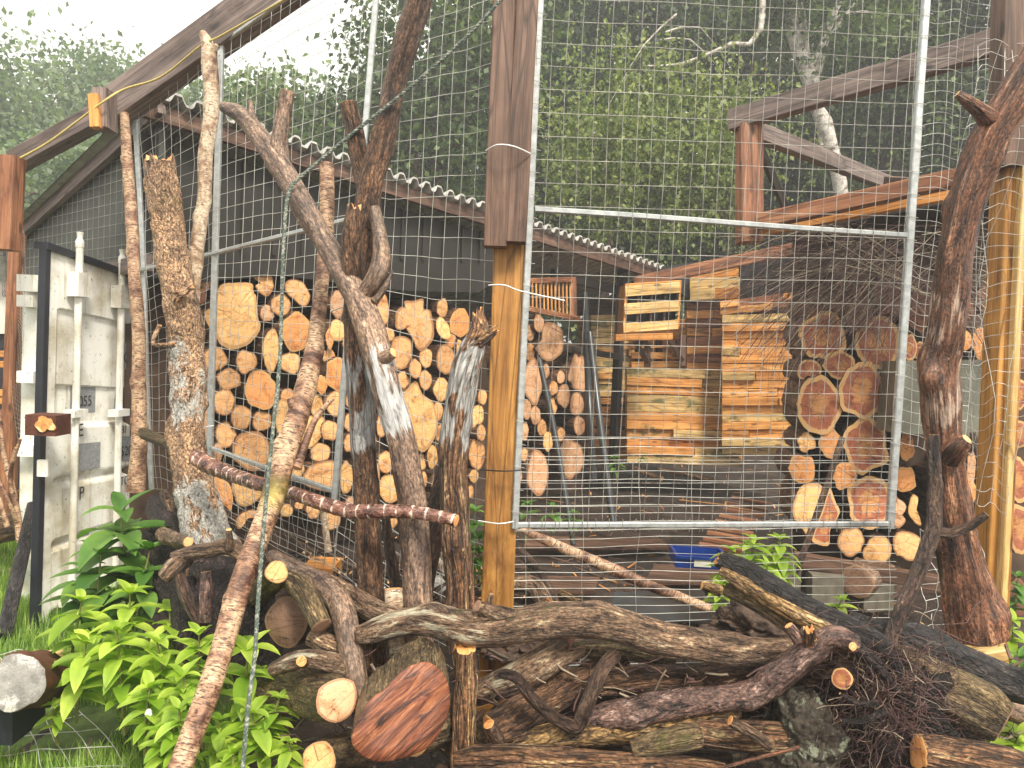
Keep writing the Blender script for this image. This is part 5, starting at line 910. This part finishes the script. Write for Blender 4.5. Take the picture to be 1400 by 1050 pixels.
L('dark mossy log beneath the big red cut face', [(560, 1000, 2.35, 34), (600, 985, 2.5, 36), (640, 1010, 2.6, 34)], 'olive', 'cutpale')
L('dark leaning trunk behind the white patched stub trunk', [(612, 640, 2.95, 14), (585, 760, 2.9, 15), (570, 870, 2.85, 16)], 'dark')
def lumpface():
    # short wide round with a big streaked cut face turned to the viewer
    pts = [(482, 1003), (500, 963), (528, 940), (552, 915), (580, 905), (598, 912), (612, 932), (615, 965), (606, 992), (590, 1018), (560, 1034), (520, 1042), (500, 1036), (484, 1022)]
    pts = dens(pts); mb = MB(); d0 = 2.1
    face = [P(x, y, d0+(y-905)*-.0004+(x-545)*.0008) for x, y in pts]; k = len(face); c = sum(face, Vector())/k; ax = (P(612, 930, d0)-P(490, 1015, d0)).normalized(); n = (face[0]-c).cross(face[k//3]-c).normalized()
    if n.y < 0: n = -n
    ay = n.cross(ax); V = []; B = []
    for f in (1, .97, .7, .35):
        for j, q in enumerate(face): 
            w = c+(q-c)*f+n*(0 if f == 1 else (-.006+.005*noise.noise(((q-c).dot(ay)*40*f, (q-c).dot(ax)*5*f, 2)))); V.append(w); B.append(((w-c).dot(ax)*1.3, (w-c).dot(ay), 0))
    V.append(c-n*.006); B.append((0, 0, 0))
    mb.add(V, [(r*k+j, (r+1)*k+j, (r+1)*k+(j+1) % k, r*k+(j+1) % k) for r in range(3) for j in range(k)]+[(3*k+j, 4*k, 3*k+(j+1) % k) for j in range(k)], 1, B)
    V = []; B = []
    for r in range(9):
        for j, q in enumerate(face):
            an = j/k*6.283; V.append(c+(q-c)*(1+(.02 if r else 0)+(.03*noise.noise((j*.5, r*.6, 1)) if r else 0))+(n*.4+fw*.9).normalized()*.03*r); B.append((r*.03, math.cos(an)*.15, math.sin(an)*.15))
    mb.add(V, [(r*k+j, r*k+(j+1) % k, (r+1)*k+(j+1) % k, (r+1)*k+j) for r in range(8) for j in range(k)], 0, B)
    # long drying cracks
    for (a, b, wd) in () if True else (((508, 1030), (600, 955), .004), ((500, 990), (560, 950), .0018), ((555, 1032), (590, 1000), .002), ((575, 925), (608, 945), .0015)):
        A = onplane(*a, c-n*.013, n); Bp = onplane(*b, c-n*.013, n); box(mb, A, Bp, wd, .003, n, mi=2, seg=8, jit=.006)
    tag(mb.build('cut_round', ['olive', 'cutweather', 'soilroot']), 'large streaked red brown cut round facing out at the foot of the trunks', 'log')
    pts = dens([(362, 850), (374, 825), (398, 815), (420, 838), (418, 862), (400, 885), (378, 880)]); face = [P(x, y, 2.6) for x, y in pts]; mb = MB(); k = len(face); c = sum(face, Vector())/k; n = Vector((.3, 1, 0)).normalized(); V = []; B = []
    for f in (1, .6):
        for q in face: w = c+(q-c)*f-n*(1-f)*.03; V.append(w); B.append((w.x, w.z, f))
    V.append(c-n*.02); B.append((c.x, c.z, 0)); mb.add(V, [(j, k+j, k+(j+1) % k, (j+1) % k) for j in range(k)]+[(k+j, 2*k, k+(j+1) % k) for j in range(k)], 1, B)
    V = []; B = []
    for r in range(5):
        for j, q in enumerate(face): an = j/k*6.28; V.append(c+(q-c)*(1+.08*min(r, 1))+n*.06*r); B.append((r*.06, math.cos(an)*.1, math.sin(an)*.1))
    mb.add(V, [(r*k+j, r*k+(j+1) % k, (r+1)*k+(j+1) % k, (r+1)*k+j) for r in range(4) for j in range(k)], 0, B)
    tag(mb.build('cut_round', ['dark', 'cutbrown']), 'dull brown angular cut log end beside the hanging rope', 'log')
lumpface()
def pilelitter():
    mb = MB(); rnd = random.Random(21)
    for k in range(760):
        px = rnd.uniform(380, 1400); py = rnd.uniform(900, 1050); d = 2.42+rnd.uniform(-.05, .15); a = P(px, py, d); L_ = rnd.uniform(.02, .13); dv = Vector((rnd.gauss(0, 1), rnd.gauss(0, .3), rnd.gauss(0, .35))).normalized(); pts = [a]
        for i in range(3): dv = (dv+Vector((rnd.gauss(0, .2), rnd.gauss(0, .1), rnd.gauss(0, .2)))).normalized(); pts.append(pts[-1]+dv*L_/3)
        wire(mb, pts, rnd.uniform(.001, .0035) if rnd.random() < .85 else .006, rnd.choice((0, 0, 1, 2)))
    tag(mb.build('twig_litter', ['twig', 'twigpale', 'brownw']), 'small twigs and splinters caught between the piled logs', 'twigs', kind='stuff')
pilelitter()
# stump and roots at left
def stump():
    mb = MB(); 
    for e in ([(300, 770, 3.2, 30), (300, 830, 3.1, 42), (300, 900, 3.0, 40)], [(255, 800, 3.1, 22), (262, 850, 3.0, 24), (270, 910, 2.95, 24)], [(345, 800, 3.1, 26), (345, 880, 2.95, 36), (360, 940, 2.85, 30)], [(215, 690, 3.9, 16), (235, 730, 3.6, 20), (270, 790, 3.3, 24)], [(200, 745, 3.7, 20), (230, 790, 3.4, 26), (280, 860, 3.1, 26)]): tube(mb, pxpts(e), sides=20, amp=.25, lump=.35)
    tag(mb.build('tree_stump', ['soilroot', 'cutbrown']), 'dark knotted stump under the rough trunk at left', 'stump')
    for lb, e, mt, ct in (('arched lichened root over the dark stump', [(236, 762, 2.95, 7), (258, 756, 2.95, 9), (287, 752, 2.95, 10), (315, 748, 2.95, 12), (336, 765, 2.95, 11), (345, 780, 2.95, 8)], 'lichen', 'cut'), ('left dark root with blunt scaly end', [(224, 790, 2.9, 10), (238, 775, 2.92, 13), (255, 764, 3, 11)], 'lichen', 'cutbrown'), ('thin dark root hanging left of the pair', [(246, 788, 2.92, 8), (254, 815, 2.88, 9), (270, 845, 2.86, 8), (282, 862, 2.86, 6)], 'dark', 'cut'), ('straight dark root hanging below the arch', [(281, 782, 2.88, 7), (282, 815, 2.86, 9), (280, 850, 2.85, 8)], 'purple', 'cut'), ('stub with orange broken end left of the rough trunk', [(258, 741, 3.0, 7), (240, 738, 3.2, 10), (222, 730, 3.4, 10)], 'lichen', 'cut'), ('thin upright grey twig stub at the arch top', [(313, 724, 2.9, 4), (315, 750, 2.92, 6)], 'lichen', 'cutpale'), ('pale stub poking from roots below the left corner', [(232, 683, 3.7, 6), (236, 697, 3.7, 8), (225, 712, 3.7, 9)], 'lichen', 'cutpale'), ('dark curving branch left of the rough trunk', [(225, 672, 3.75, 7), (232, 690, 3.72, 8), (255, 720, 3.65, 9), (246, 745, 3.5, 9)], 'dark', 'cut')):
        L(lb, e, mt, ct, name='branch')
stump()
def boulder(name, lab, cat, px, py, d, rx, ry, rd, mat, amp=.25):
    import bmesh
    bm = bmesh.new(); bmesh.ops.create_icosphere(bm, subdivisions=6, radius=1); c = P(px, py, d); mb = MB(); s = random.random()*30
    V = []
    for v in bm.verts:
        q = v.co; f = 1+amp*noise.noise(q*1.6+Vector((s, 0, 0)))+amp*.5*noise.noise(q*4+Vector((s, 0, 0)))+amp*.3*noise.noise(q*10)+amp*.16*noise.noise(q*28); V.append(c+Vector((q.x*rx*f, q.y*rd*f, q.z*ry*f))*d/F)
    mb.add(V, [tuple(v.index for v in f.verts) for f in bm.faces], 0, V); bm.free(); return tag(mb.build(name, mat), lab, cat)
boulder('stump', 'rounded grey green lichened stump low in the right pile', 'stump', 1095, 1015, 2.35, 55, 62, 50, 'stone', .35)
def rootmass():
    root = empty('root_mass', P(1230, 1060, 2.3), 'dark muddy fibrous root ball at the right of the pile', 'root ball')
    import bmesh
    mb = MB(); bm = bmesh.new(); bmesh.ops.create_icosphere(bm, subdivisions=5, radius=1); V = []
    c = P(1215, 990, 2.4)
    for v in bm.verts:
        q = v.co; f = 1+.35*noise.noise(q*2)+.2*noise.noise(q*7)+.12*noise.noise(q*18); V.append(c+Vector((q.x*85*f, q.y*60*f, q.z*95*f))*2.4/F)
    mb.add(V, [tuple(v.index for v in f.verts) for f in bm.faces], 0, V); bm.free(); mb.build('soil', 'soilroot', root)
    mb = MB(); rnd = random.Random(5)
    for k in range(1500):
        px = rnd.gauss(1215, 52); py = rnd.gauss(975, 50); a = P(px, py, 2.29+abs(px-1215)*.001+rnd.uniform(-.06, .03)); d = Vector((rnd.gauss(0, 1), rnd.gauss(-.2, .5), rnd.gauss(-.3, .8))).normalized(); pts = [a]; Ln = rnd.uniform(.03, .16)
        for i in range(5): d = (d+Vector((rnd.gauss(0, .4), rnd.gauss(0, .3), rnd.gauss(-.05, .4)))).normalized(); pts.append(pts[-1]+d*Ln/5)
        wire(mb, pts, rnd.uniform(.0006, .0018), 1 if rnd.random() < .12 else 0)
    ob = mb.build('root_fibres', ['twig', 'twigpale'], root)
    mb = MB()
    for e in ([(1170, 885, 2.3, 10), (1195, 905, 2.26, 9), (1215, 930, 2.25, 5), (1235, 960, 2.25, 2)], [(1200, 880, 2.3, 9), (1225, 910, 2.26, 6), (1232, 925, 2.25, 3)], [(1150, 985, 2.2, 2), (1180, 985, 2.2, 4), (1215, 970, 2.2, 5)], [(1148, 948, 2.2, 2), (1175, 962, 2.2, 4), (1200, 960, 2.2, 4)], [(1252, 930, 2.2, 1.5), (1248, 955, 2.2, 1.5), (1240, 974, 2.2, 1)]): tube(mb, pxpts(e), sides=8, lump=.3)
    mb.build('main_root', ['soilroot', 'cut'], root)
rootmass()
# ------------------------------------------------------------------ inside the yard
def inside():
    L2 = lambda lab, pts, mat, cut='cut', **k: limb('branch', lab, 'branch', pts, mat, cut, 'loose branches inside the yard', **k)
    L2('reddish straight pole lying diagonally behind the mesh below the gate', [(712, 724, 3.5, 4), (760, 745, 3.45, 7), (830, 775, 3.4, 8), (900, 805, 3.35, 7), (972, 833, 3.3, 6)], 'birchpink')
    L2('dark curved branch behind mesh right of golden post', [(700, 740, 3.7, 5), (730, 775, 3.6, 7), (752, 810, 3.5, 8), (762, 845, 3.4, 8)], 'dark')
    L2('short pale stick on mud with yellow end', [(765, 810, 3.6, 5), (800, 825, 3.55, 5), (850, 838, 3.5, 3)], 'ochre', 'cutpale')
    L2('whitish split stick behind the brown trunk', [(585, 750, 3.8, 5), (612, 785, 3.7, 6)], 'birch', 'cutpale'); L2('thick whitish branch piece behind the stub trunk', [(590, 785, 3.7, 9), (610, 812, 3.6, 9)], 'birchwhite')
    L2('light stick standing behind mesh left of the forked trunk', [(440, 690, 3.7, 4), (449, 755, 3.65, 5)], 'birch', 'cutpale')
    L2('mottled stick on the mud far back left', [(868, 640, 7.2, 3), (905, 655, 7.0, 4)], 'rotten'); L2('mottled stick on the mud far back right', [(900, 641, 7.2, 2), (955, 653, 7, 3), (990, 660, 6.8, 2)], 'rotten')
    L2('dark broken trunk piece just beyond the golden post foot', [(700, 800, 3.4, 10), (730, 800, 3.35, 13), (745, 825, 3.3, 12)], 'lichen', 'cutor', jag=.6)
    L2('dark grey leaning pole in front of the right log stack', [(1152, 598, 4.9, 4), (1118, 700, 4.85, 4.5), (1086, 790, 4.8, 4)], 'dark', amp=.02)
    L2('thin dark mossy pole left of the golden right post', [(1330, 592, 4.6, 4), (1343, 650, 4.5, 5), (1348, 760, 4.4, 6)], 'dark')
    for lb, pts in (('thin black pipe leaning at the shed logs', [(737, 490, 6.3, 3.6), (760, 600, 6.1, 4), (784, 745, 5.8, 4)]), ('long black pipe leaning at the shed corner post', [(806, 455, 7.9, 4.5), (818, 560, 7.6, 5), (838, 715, 6.9, 5)]), ('black pipe standing beside the shed corner post', [(800, 400, 8.1, 4), (805, 540, 8, 5), (812, 660, 7.4, 5)])):
        mb = MB(); tube(mb, pxpts(pts), sides=12, amp=0, lump=0, step=.1); tag(mb.build('black_pipe', ['pvc', 'gasket']), lb, 'pipe', 'black pipes leaning by the shed')
    # red-brown slatted pallet lying down
    A = P(1000, 672, 5.9); B_ = P(1045, 690, 5.6); root = None; mb = MB()
    for k in range(9):
        y = 686+k*8; d = 6.2-k*.16; box(mb, P(985-k*5.5+15, y-6, d), P(1055-k*5, y+4, d-.1), .05, .025, seg=3)
    tag(mb.build('slatted_pallet', 'redw', smooth=False), 'red brown slatted pallet lying on the mud behind the gate', 'pallet')
    # blue tray
    root = empty('blue_tray', P(955, 772, 4.6), 'blue plastic tray with a white label on the mud', 'tray')
    mb = MB(); c = P(955, 762, 4.7); ax = Vector((1, -.05, 0)).normalized(); ay = Vector((.05, 1, 0)); 
    for s in (-1, 1): boxw(mb, c+ay*.12*s, ax*.15, ay*.008, UPZ*.035); boxw(mb, c+ax*.15*s, ax*.008, ay*.13, UPZ*.0348)
    boxw(mb, c-UPZ*.03, ax*.148, ay*.118, UPZ*.005); boxw(mb, c+ay*-.132+UPZ*.03, ax*.16, ay*.01, UPZ*.008); mb.build('tub', 'blue', root, smooth=False)
    mb = MB(); boxw(mb, c-ay*.13-UPZ*.0, ax*.05, ay*.003, UPZ*.022); mb.build('label', 'white2', root, smooth=False)
    def flat(name, lab, cat, pxs, mat, z=.03, th=.02, kind=None):
        mb = MB(); slab(mb, [onground(x, y, z+gz(0, 0)) for x, y in pxs], Vector((0, 0, th))); o = mb.build(name, mat, smooth=False); tag(o, lab, cat); return o
    flat('rubber_mat', 'wet grey rubber mat lying on the mud behind the log pile', 'mat', [(840, 812), (960, 808), (985, 850), (830, 852)], 'mat', .16, .012)
    flat('board', 'brown board half sunk in mud near the blue tray', 'board', [(895, 775), (985, 778), (1000, 800), (880, 800)], 'brownw', .1)
    flat('board', 'brown muddy board left of the grey mat', 'board', [(690, 790), (820, 792), (812, 812), (690, 812)], 'brownw', .1)
    flat('board', 'long dark board lying behind the reddish pole', 'board', [(720, 735), (905, 740), (915, 752), (716, 750)], 'brownw', .08)
    # chopped block
    mb = MB(); c = P(440, 787, 3.75); boxw(mb, c, Vector((.075, 0, 0)), Vector((0, .1, 0)), Vector((.0, 0, .065))); tag(mb.build('wood_block', 'orangew', smooth=False), 'red orange sawn wood block behind the lower left mesh', 'wood block')
    # low planks behind the pile
    beam('plank', 'golden plank glimpsed low behind the short stake', 'plank', (650, 985, 2.8), (735, 960, 2.8), 10, 40, 'gold'); beam('plank', 'brown board glimpsed under the ochre log', 'plank', (690, 1022, 2.45), (850, 1012, 2.45), 10, 24, 'brownw')
    beam('plank', 'golden board glimpsed right of the short stake bottom', 'plank', (790, 960, 2.68), (990, 955, 2.68), 8, 16, 'brownw')
    # litter of chips and sticks
    mb = MB(); rnd = random.Random(9)
    for k in range(900):
        q = onground(rnd.uniform(680, 1250), rnd.uniform(630, 880)); z = gz(q.x, q.y)+.012; a = rnd.uniform(0, 3.14); l = rnd.uniform(.01, .07) if rnd.random() < .9 else rnd.uniform(.1, .3); dv = Vector((math.cos(a)*l, math.sin(a)*l, rnd.uniform(-.01, .02)))
        p = Vector((q.x, q.y, z)); box(mb, p-dv, p+dv, rnd.uniform(.004, .016), rnd.uniform(.003, .01), seg=1, bev=.001, mi=rnd.choice((0, 0, 1, 2)))
    tag(mb.build('wood_litter', ['brownw', 'darkw', 'orangew'], smooth=False), 'wood chips and splinters strewn over the dark mud', 'litter', kind='stuff')
    mb = MB(); 
    for k in range(480):
        q = P(rnd.uniform(395, 690), rnd.uniform(730, 860), rnd.uniform(3.3, 4.6)); a = rnd.uniform(0, 3.14); l = rnd.uniform(.03, .22); dv = Vector((math.cos(a)*l, math.sin(a)*l*.6, rnd.uniform(-.08, .08))); q.z = max(gz(q.x, q.y)+.02, min(q.z, .55)); tube(mb, [(q-dv, .008), (q+dv, .006)], sides=6, step=.1, caps=True, mi=0, cutmi=1)
    tag(mb.build('branch_litter', ['dark', 'cut']), 'loose heap of short dark sticks behind the lower left mesh', 'sticks', kind='stuff')
    for nm, px, py, d, rx, ry, rd in (('round', 640, 815, 3.5, 22, 18, 20), ('round', 700, 845, 2.9, 40, 22, 30)): pass
    boulder('soil_heap', 'dark soil heap with roots behind the log pile, right of the grey mat', 'soil heap', 1040, 868, 3.0, 75, 36, 60, 'mud', .5)
    boulder('soil_heap', 'mud heap at the foot of the golden central post', 'soil heap', 720, 870, 3.05, 70, 34, 60, 'mud', .5)
inside()
# ------------------------------------------------------------------ plants
def leafblade(mb, base, d, length, width, curl, rnd, up0=UPZ, seg=6):
    d = d.normalized(); side = d.cross(up0); side = side.normalized() if side.length > .05 else d.orthogonal().normalized(); nrm = side.cross(d); p = base.copy(); V = []; W = []; col = rnd.random()
    for i in range(seg+1):
        t = i/seg; wd = width*(math.sin(math.pi*min(1, t*.93+.07)**.8)**.9 if t < 1 else 0)*.5; 
        V += [p+side*wd+nrm*wd*.35, p+nrm*wd*.02, p-side*wd+nrm*wd*.35]; W += [min(1, max(0, col+rnd.uniform(-.12, .12))), max(0, col-.35), min(1, max(0, col+rnd.uniform(-.12, .12)))]
        d = (d-up0*curl/seg).normalized(); nrm = side.cross(d); p = p+d*length/seg
    mb.add(V, [(i*3+j, i*3+j+1, (i+1)*3+j+1, (i+1)*3+j) for i in range(seg) for j in (0, 1)], 0, None, W)
def plant(label, px, py, d, lpx, mat, hpx=120, nodes=5, group='leafy plants growing at the left', seed=0, name='leafy_plant', wr=.42, lean=0, top_only=False):
    rnd = random.Random(px*31+py+seed); top = P(px, py, d); base = Vector((top.x+rnd.uniform(-.06, .06)+lean, top.y+rnd.uniform(-.05, .05), max(top.z-hpx*d/F, gz(top.x, top.y)-.02))); L_ = lpx*d/F*1.25
    root = empty(name, base, label, 'plant', group)
    mb = MB(); mid = base.lerp(top, .5)+Vector((rnd.uniform(-.02, .02), 0, 0)); tube(mb, [(base, .007), (mid, .006), (top, .003)], sides=6, amp=0, lump=0, caps=False); mb.build('stem', 'stem', root)
    mb = MB(); lf = 0
    for k in range(nodes):
        t = 1-k*.16*5/nodes*(1 if nodes < 8 else .9); q = base.lerp(top, max(.12, t)); n = rnd.choice((4, 5, 6)) if k == 0 else rnd.choice((4, 5)); a0 = rnd.uniform(0, 6.28); ln = L_*(.62 if k == 0 else rnd.uniform(.85, 1.1))*(1 if k < nodes-1 else .7)
        for i in range(n):
            a = a0+i*6.283/n+rnd.uniform(-.25, .25); el = (rnd.uniform(.5, 1.0) if k == 0 else rnd.uniform(.05, .5)); dv = Vector((math.cos(a)*math.cos(el), math.sin(a)*math.cos(el), math.sin(el)))
            leafblade(mb, q, dv, ln*rnd.uniform(.8, 1.15), ln*wr*rnd.uniform(.85, 1.15), rnd.uniform(.5, 1.3), rnd)
            if k and rnd.random() < .5: leafblade(mb, q+Vector((0, 0, .01)), Vector((dv.y, -dv.x, .5)), ln*.4, ln*.16, .7, rnd)
    mb.build('leaves', mat, root); return root
PL = [('deep green tall plant with long leaves, topmost in front of container door', 165, 700, 3.45, 68, 'balsamdk', 190, 5), ('deep green plant just left of the tallest one', 138, 758, 3.35, 52, 'balsamdk', 170, 5), ('deep green plant just right below the tallest one', 205, 752, 3.3, 46, 'balsamdk', 150, 4), ('dark leaved plant low beside the container door foot', 112, 775, 3.5, 44, 'balsamdk', 120, 4),
 ('bright plant below the deep green tall one', 178, 812, 3.05, 40, 'balsam', 170, 6), ('bright plant near the dark stump left side', 232, 836, 3.0, 38, 'balsam', 150, 6), ('bright plant nearest the container door bottom', 112, 822, 3.1, 42, 'balsam', 130, 5), ('bright broad leaved plant above the wood shed offcut', 118, 880, 2.9, 46, 'balsam', 120, 5),
 ('bright plant at the center of the left clump', 160, 862, 2.88, 42, 'balsam', 150, 6), ('bright plant in clump left of the birch foot, upper', 215, 878, 2.85, 42, 'balsam', 150, 6), ('bright plant touching the leaning birch on its left, upper', 272, 868, 2.75, 38, 'balsam', 150, 6), ('bright plant touching the leaning birch on its left, middle', 250, 925, 2.62, 40, 'balsam', 130, 5),
 ('bright short plant over the white scrap', 205, 940, 2.7, 40, 'balsam', 110, 5), ('bright plant lowest left of the birch foot', 222, 1005, 2.5, 38, 'balsam', 100, 5), ('bright plant rising just above the bottom edge left', 245, 970, 2.5, 36, 'balsam', 120, 5), ('small yellow green sprout in the grass', 75, 965, 2.9, 24, 'balsam', 60, 3),
 ('large leaved green plant behind the hanging rope, top', 338, 890, 2.55, 66, 'balsam', 140, 3), ('rounded leaf green plant behind the rope foot', 345, 975, 2.4, 50, 'balsam', 110, 4), ('small leaved green plant right of the rope, upper', 382, 955, 2.42, 30, 'balsam', 120, 5), ('small leaved green plant right of the rope, lower', 395, 1015, 2.35, 28, 'balsam', 90, 5), ('low green plant under the rope foot', 320, 1030, 2.35, 36, 'balsam', 80, 4), ('low green plant between birch foot and rope', 300, 985, 2.45, 34, 'balsam', 90, 4)]
for a in PL: plant(a[0], a[1], a[2], a[3], a[4], a[5], a[6], a[7])
PI = [('green weed right behind the stub trunk', 648, 700, 3.6, 24, 'balsamdk', 110, 5), ('green weed behind lower mesh at golden post', 655, 735, 3.6, 20, 'balsamdk', 80, 4), ('green weed by the shed logs just right of gate upright', 722, 690, 5.0, 20, 'balsamdk', 50, 3), ('green weed by the thin black pipe foot', 755, 694, 5.2, 20, 'balsamdk', 50, 3), ('small green weed at the foot of shed logs', 785, 702, 5.4, 16, 'balsamdk', 40, 3), ('green weed at the back beside the corner post', 840, 628, 8.5, 14, 'balsamdk', 30, 4), ('tiny weed by the pallet boards far back', 880, 622, 8.4, 8, 'balsamdk', 20, 3),
 ('bright bush left of the right log stack, left shoot', 1000, 752, 4.3, 24, 'balsam', 70, 6), ('bright bush left of the right log stack, middle shoot', 1030, 740, 4.4, 24, 'balsam', 80, 7), ('bright bush left of the right log stack, right shoot', 1066, 738, 4.4, 24, 'balsam', 80, 7), ('bright bush shoot directly above the charred log', 1050, 772, 4.1, 22, 'balsam', 60, 6), ('low bright shoot beside the charred log tip', 985, 800, 4.0, 20, 'balsam', 50, 5), ('small bright shoot between charred log and mesh', 1150, 822, 3.4, 24, 'balsam', 40, 3),
 ('green plant at right edge behind golden post, upper', 1392, 790, 3.8, 22, 'balsamdk', 80, 6), ('green plant at right edge behind golden post, middle', 1385, 850, 3.4, 26, 'balsam', 80, 5), ('green plant right of the lower golden plank', 1395, 900, 3.0, 30, 'balsamdk', 80, 4), ('bright broad plant at the bottom right corner', 1392, 1005, 2.4, 44, 'balsam', 60, 4)]
for a in PI: plant(a[0], a[1], a[2], a[3], a[4], a[5], a[6], a[7], 'weeds growing in the yard', wr=.45)
def outside(x, y): return x < -2.35 or y < 2.95+(-.03-x)*.628
def lawn():
    M['lawn'] = plain('lawn_soil', (.1, .15, .035), .9, 0, .5, 12, .6, c2=(.2, .15, .1), th=.55)
    mb = MB(); vs = []; xs = np.linspace(-6, -.9, 52); ys = np.linspace(2.2, 6.5, 44)
    for y in ys:
        for x in xs: vs.append((x, y, gz(x, y)+.008))
    mb.add(vs, [(j*52+i, j*52+i+1, (j+1)*52+i+1, (j+1)*52+i) for j in range(43) for i in range(51) if outside(xs[i], ys[j])]); tag(mb.build('lawn', 'lawn'), kind='structure')
    n = 130000; x = rng.uniform(-5.5, -.95, n); y = rng.uniform(2.3, 6.3, n); keep = []
    for i in range(n):
        q = noise.noise((x[i]*1.6, y[i]*1.6, 4)); c = CAM; dirt = ((x[i]+1.9)/.32)**2+((y[i]-3.12)/.24)**2 < 1+.4*noise.noise((x[i]*6, y[i]*6, 0))
        if q > -.5+rng.uniform(0, .2) and not dirt and outside(x[i]+.05, y[i]+.05): keep.append(i)
    x = x[keep]; y = y[keep]; n = len(x); z = np.array([gz(a, b) for a, b in zip(x, y)]); h = rng.uniform(.035, .14, n)*(1+.5*np.sin(x*5)*np.cos(y*4)); an = rng.uniform(0, 6.28, n); ln = rng.uniform(.1, .7, n)*h; w = rng.uniform(.002, .0045, n); dx = np.cos(an); dy = np.sin(an)
    v = np.zeros((n, 5, 3)); B = np.stack([x, y, z], 1); sd = np.stack([-dy, dx, np.zeros(n)], 1); fwv = np.stack([dx, dy, np.zeros(n)], 1); zz = np.zeros((n, 3)); zz[:, 2] = 1
    v[:, 0] = B-sd*w[:, None]; v[:, 1] = B+sd*w[:, None]; mid = B+zz*(h*.6)[:, None]+fwv*(ln*.35)[:, None]; v[:, 2] = mid+sd*(w*.7)[:, None]; v[:, 3] = mid-sd*(w*.7)[:, None]; v[:, 4] = B+zz*h[:, None]+fwv*ln[:, None]
    me = bpy.data.meshes.new('grass'); V = v.reshape(-1, 3); idx = np.arange(n)[:, None]*5; F4 = idx+np.array([[0, 1, 2, 3]]); F3 = idx+np.array([[3, 2, 4]])
    me.from_pydata(V.tolist(), [], F4.tolist()+F3.tolist()); me.materials.append(M['grass']); at = me.attributes.new('patch', 'FLOAT', 'POINT'); at.data.foreach_set('value', np.repeat(rng.uniform(0, 1, n).astype(np.float32), 5))
    o = bpy.data.objects.new('grass', me); COL.objects.link(o); tag(o, 'short bright green grass at the lower left', 'grass', kind='stuff')
lawn()
def leftbits():
    L('round log stump wrapped in crumpled plastic at bottom left edge', [(28, 938, 2.75, 34), (48, 932, 3.0, 32)], 'dark', 'cutbrown', name='log') if False else None
    mb = MB(); tube(mb, pxpts([(26, 935, 2.75, 34), (55, 928, 3.05, 36)]), sides=28, amp=.08, mi=0, cutmi=1); o = mb.build('wrapped_log', ['rust', 'plastic']); tag(o, 'round log stump wrapped in crumpled plastic at bottom left edge', 'log')
    mb = MB(); boxw(mb, P(15, 975, 2.9), Vector((.07, 0, 0)), Vector((0, .1, 0)), Vector((0, 0, .07))); tag(mb.build('black_tub', 'blackp' if False else 'gasket', smooth=False), 'black tub beneath the plastic wrapped stump', 'tub')
    beam('plank', 'yellow plank lying on grass behind the wrapped stump', 'plank', (2, 908, 3.15), (85, 892, 3.3), 16, 8, 'goldlt')
    root = empty('dead_shrub', P(20, 720, 4.4), 'bare grey brown twiggy shrub at the left edge', 'shrub')
    mb = MB()
    for e in ([(28, 740, 4.4, 5), (20, 680, 4.4, 4), (5, 620, 4.4, 3), (0, 560, 4.4, 2)], [(22, 690, 4.4, 3.5), (14, 650, 4.38, 3), (28, 600, 4.35, 2)], [(10, 720, 4.4, 4), (2, 690, 4.4, 3), (-12, 640, 4.4, 2)], [(12, 650, 4.4, 3), (22, 612, 4.4, 2.4)], [(26, 720, 4.4, 3), (14, 690, 4.35, 2.5), (-4, 650, 4.35, 2)]): tube(mb, pxpts(e), sides=8, lump=.2)
    mb.build('twigs', ['birchpink', 'cut'], root)
    L('dark log lying behind the dead shrub at the left edge', [(-20, 728, 5.2, 20), (30, 715, 5.2, 20)], 'rotten'); L('lower dark log behind the dead shrub', [(-20, 690, 5.4, 16), (26, 685, 5.4, 16)], 'dark')
    beam('plank', 'brown plank on the ground behind the black leaning pipe', 'plank', (-10, 785, 5.2), (45, 778, 5.2), 20, 8, 'brownw')
    for lb, x, y, d in (('yellow dandelion above the yellow plank', 86, 862, 3.3), ('yellow dandelion in the grass right of the wrapped stump', 90, 920, 3.0)):
        root = empty('dandelion', P(x, y+14, d), lb, 'flower', 'dandelions in the grass'); mb = MB(); c = P(x, y, d)
        for k in range(14):
            a = k*.449; leafblade(mb, c, Vector((math.cos(a), math.sin(a), .6)), .012, .005, .3, random)
        mb.build('petals', 'flower', root); mb = MB(); wire(mb, [P(x, y+16, d), c], .0015); mb.build('stem', 'stem', root)
    boulder('scrap', 'crumpled white scrap among the bright plants', 'scrap', 203, 975, 2.68, 4, 5, 3, 'tie', .6)
leftbits()

def haze():
    m = bpy.data.materials.new('haze'); m.use_nodes = True; nt = m.node_tree; nt.nodes.clear(); o = nt.nodes.new('ShaderNodeOutputMaterial'); v = nt.nodes.new('ShaderNodeVolumePrincipled'); v.inputs['Color'].default_value = (.95, .97, 1, 1); v.inputs['Density'].default_value = .0085; v.inputs['Anisotropy'].default_value = .3; nt.links.new(v.outputs[0], o.inputs['Volume'])
    M['haze'] = m; mb = MB(); boxw(mb, Vector((0, 20, 7)), Vector((320, 0, 0)), Vector((0, 330, 0)), Vector((0, 0, 8.5))); tag(mb.build('haze', 'haze', smooth=False), 'thin damp haze in the air over the yard and trees', 'haze', kind='stuff')
haze()
S.cycles.volume_bounces = 0
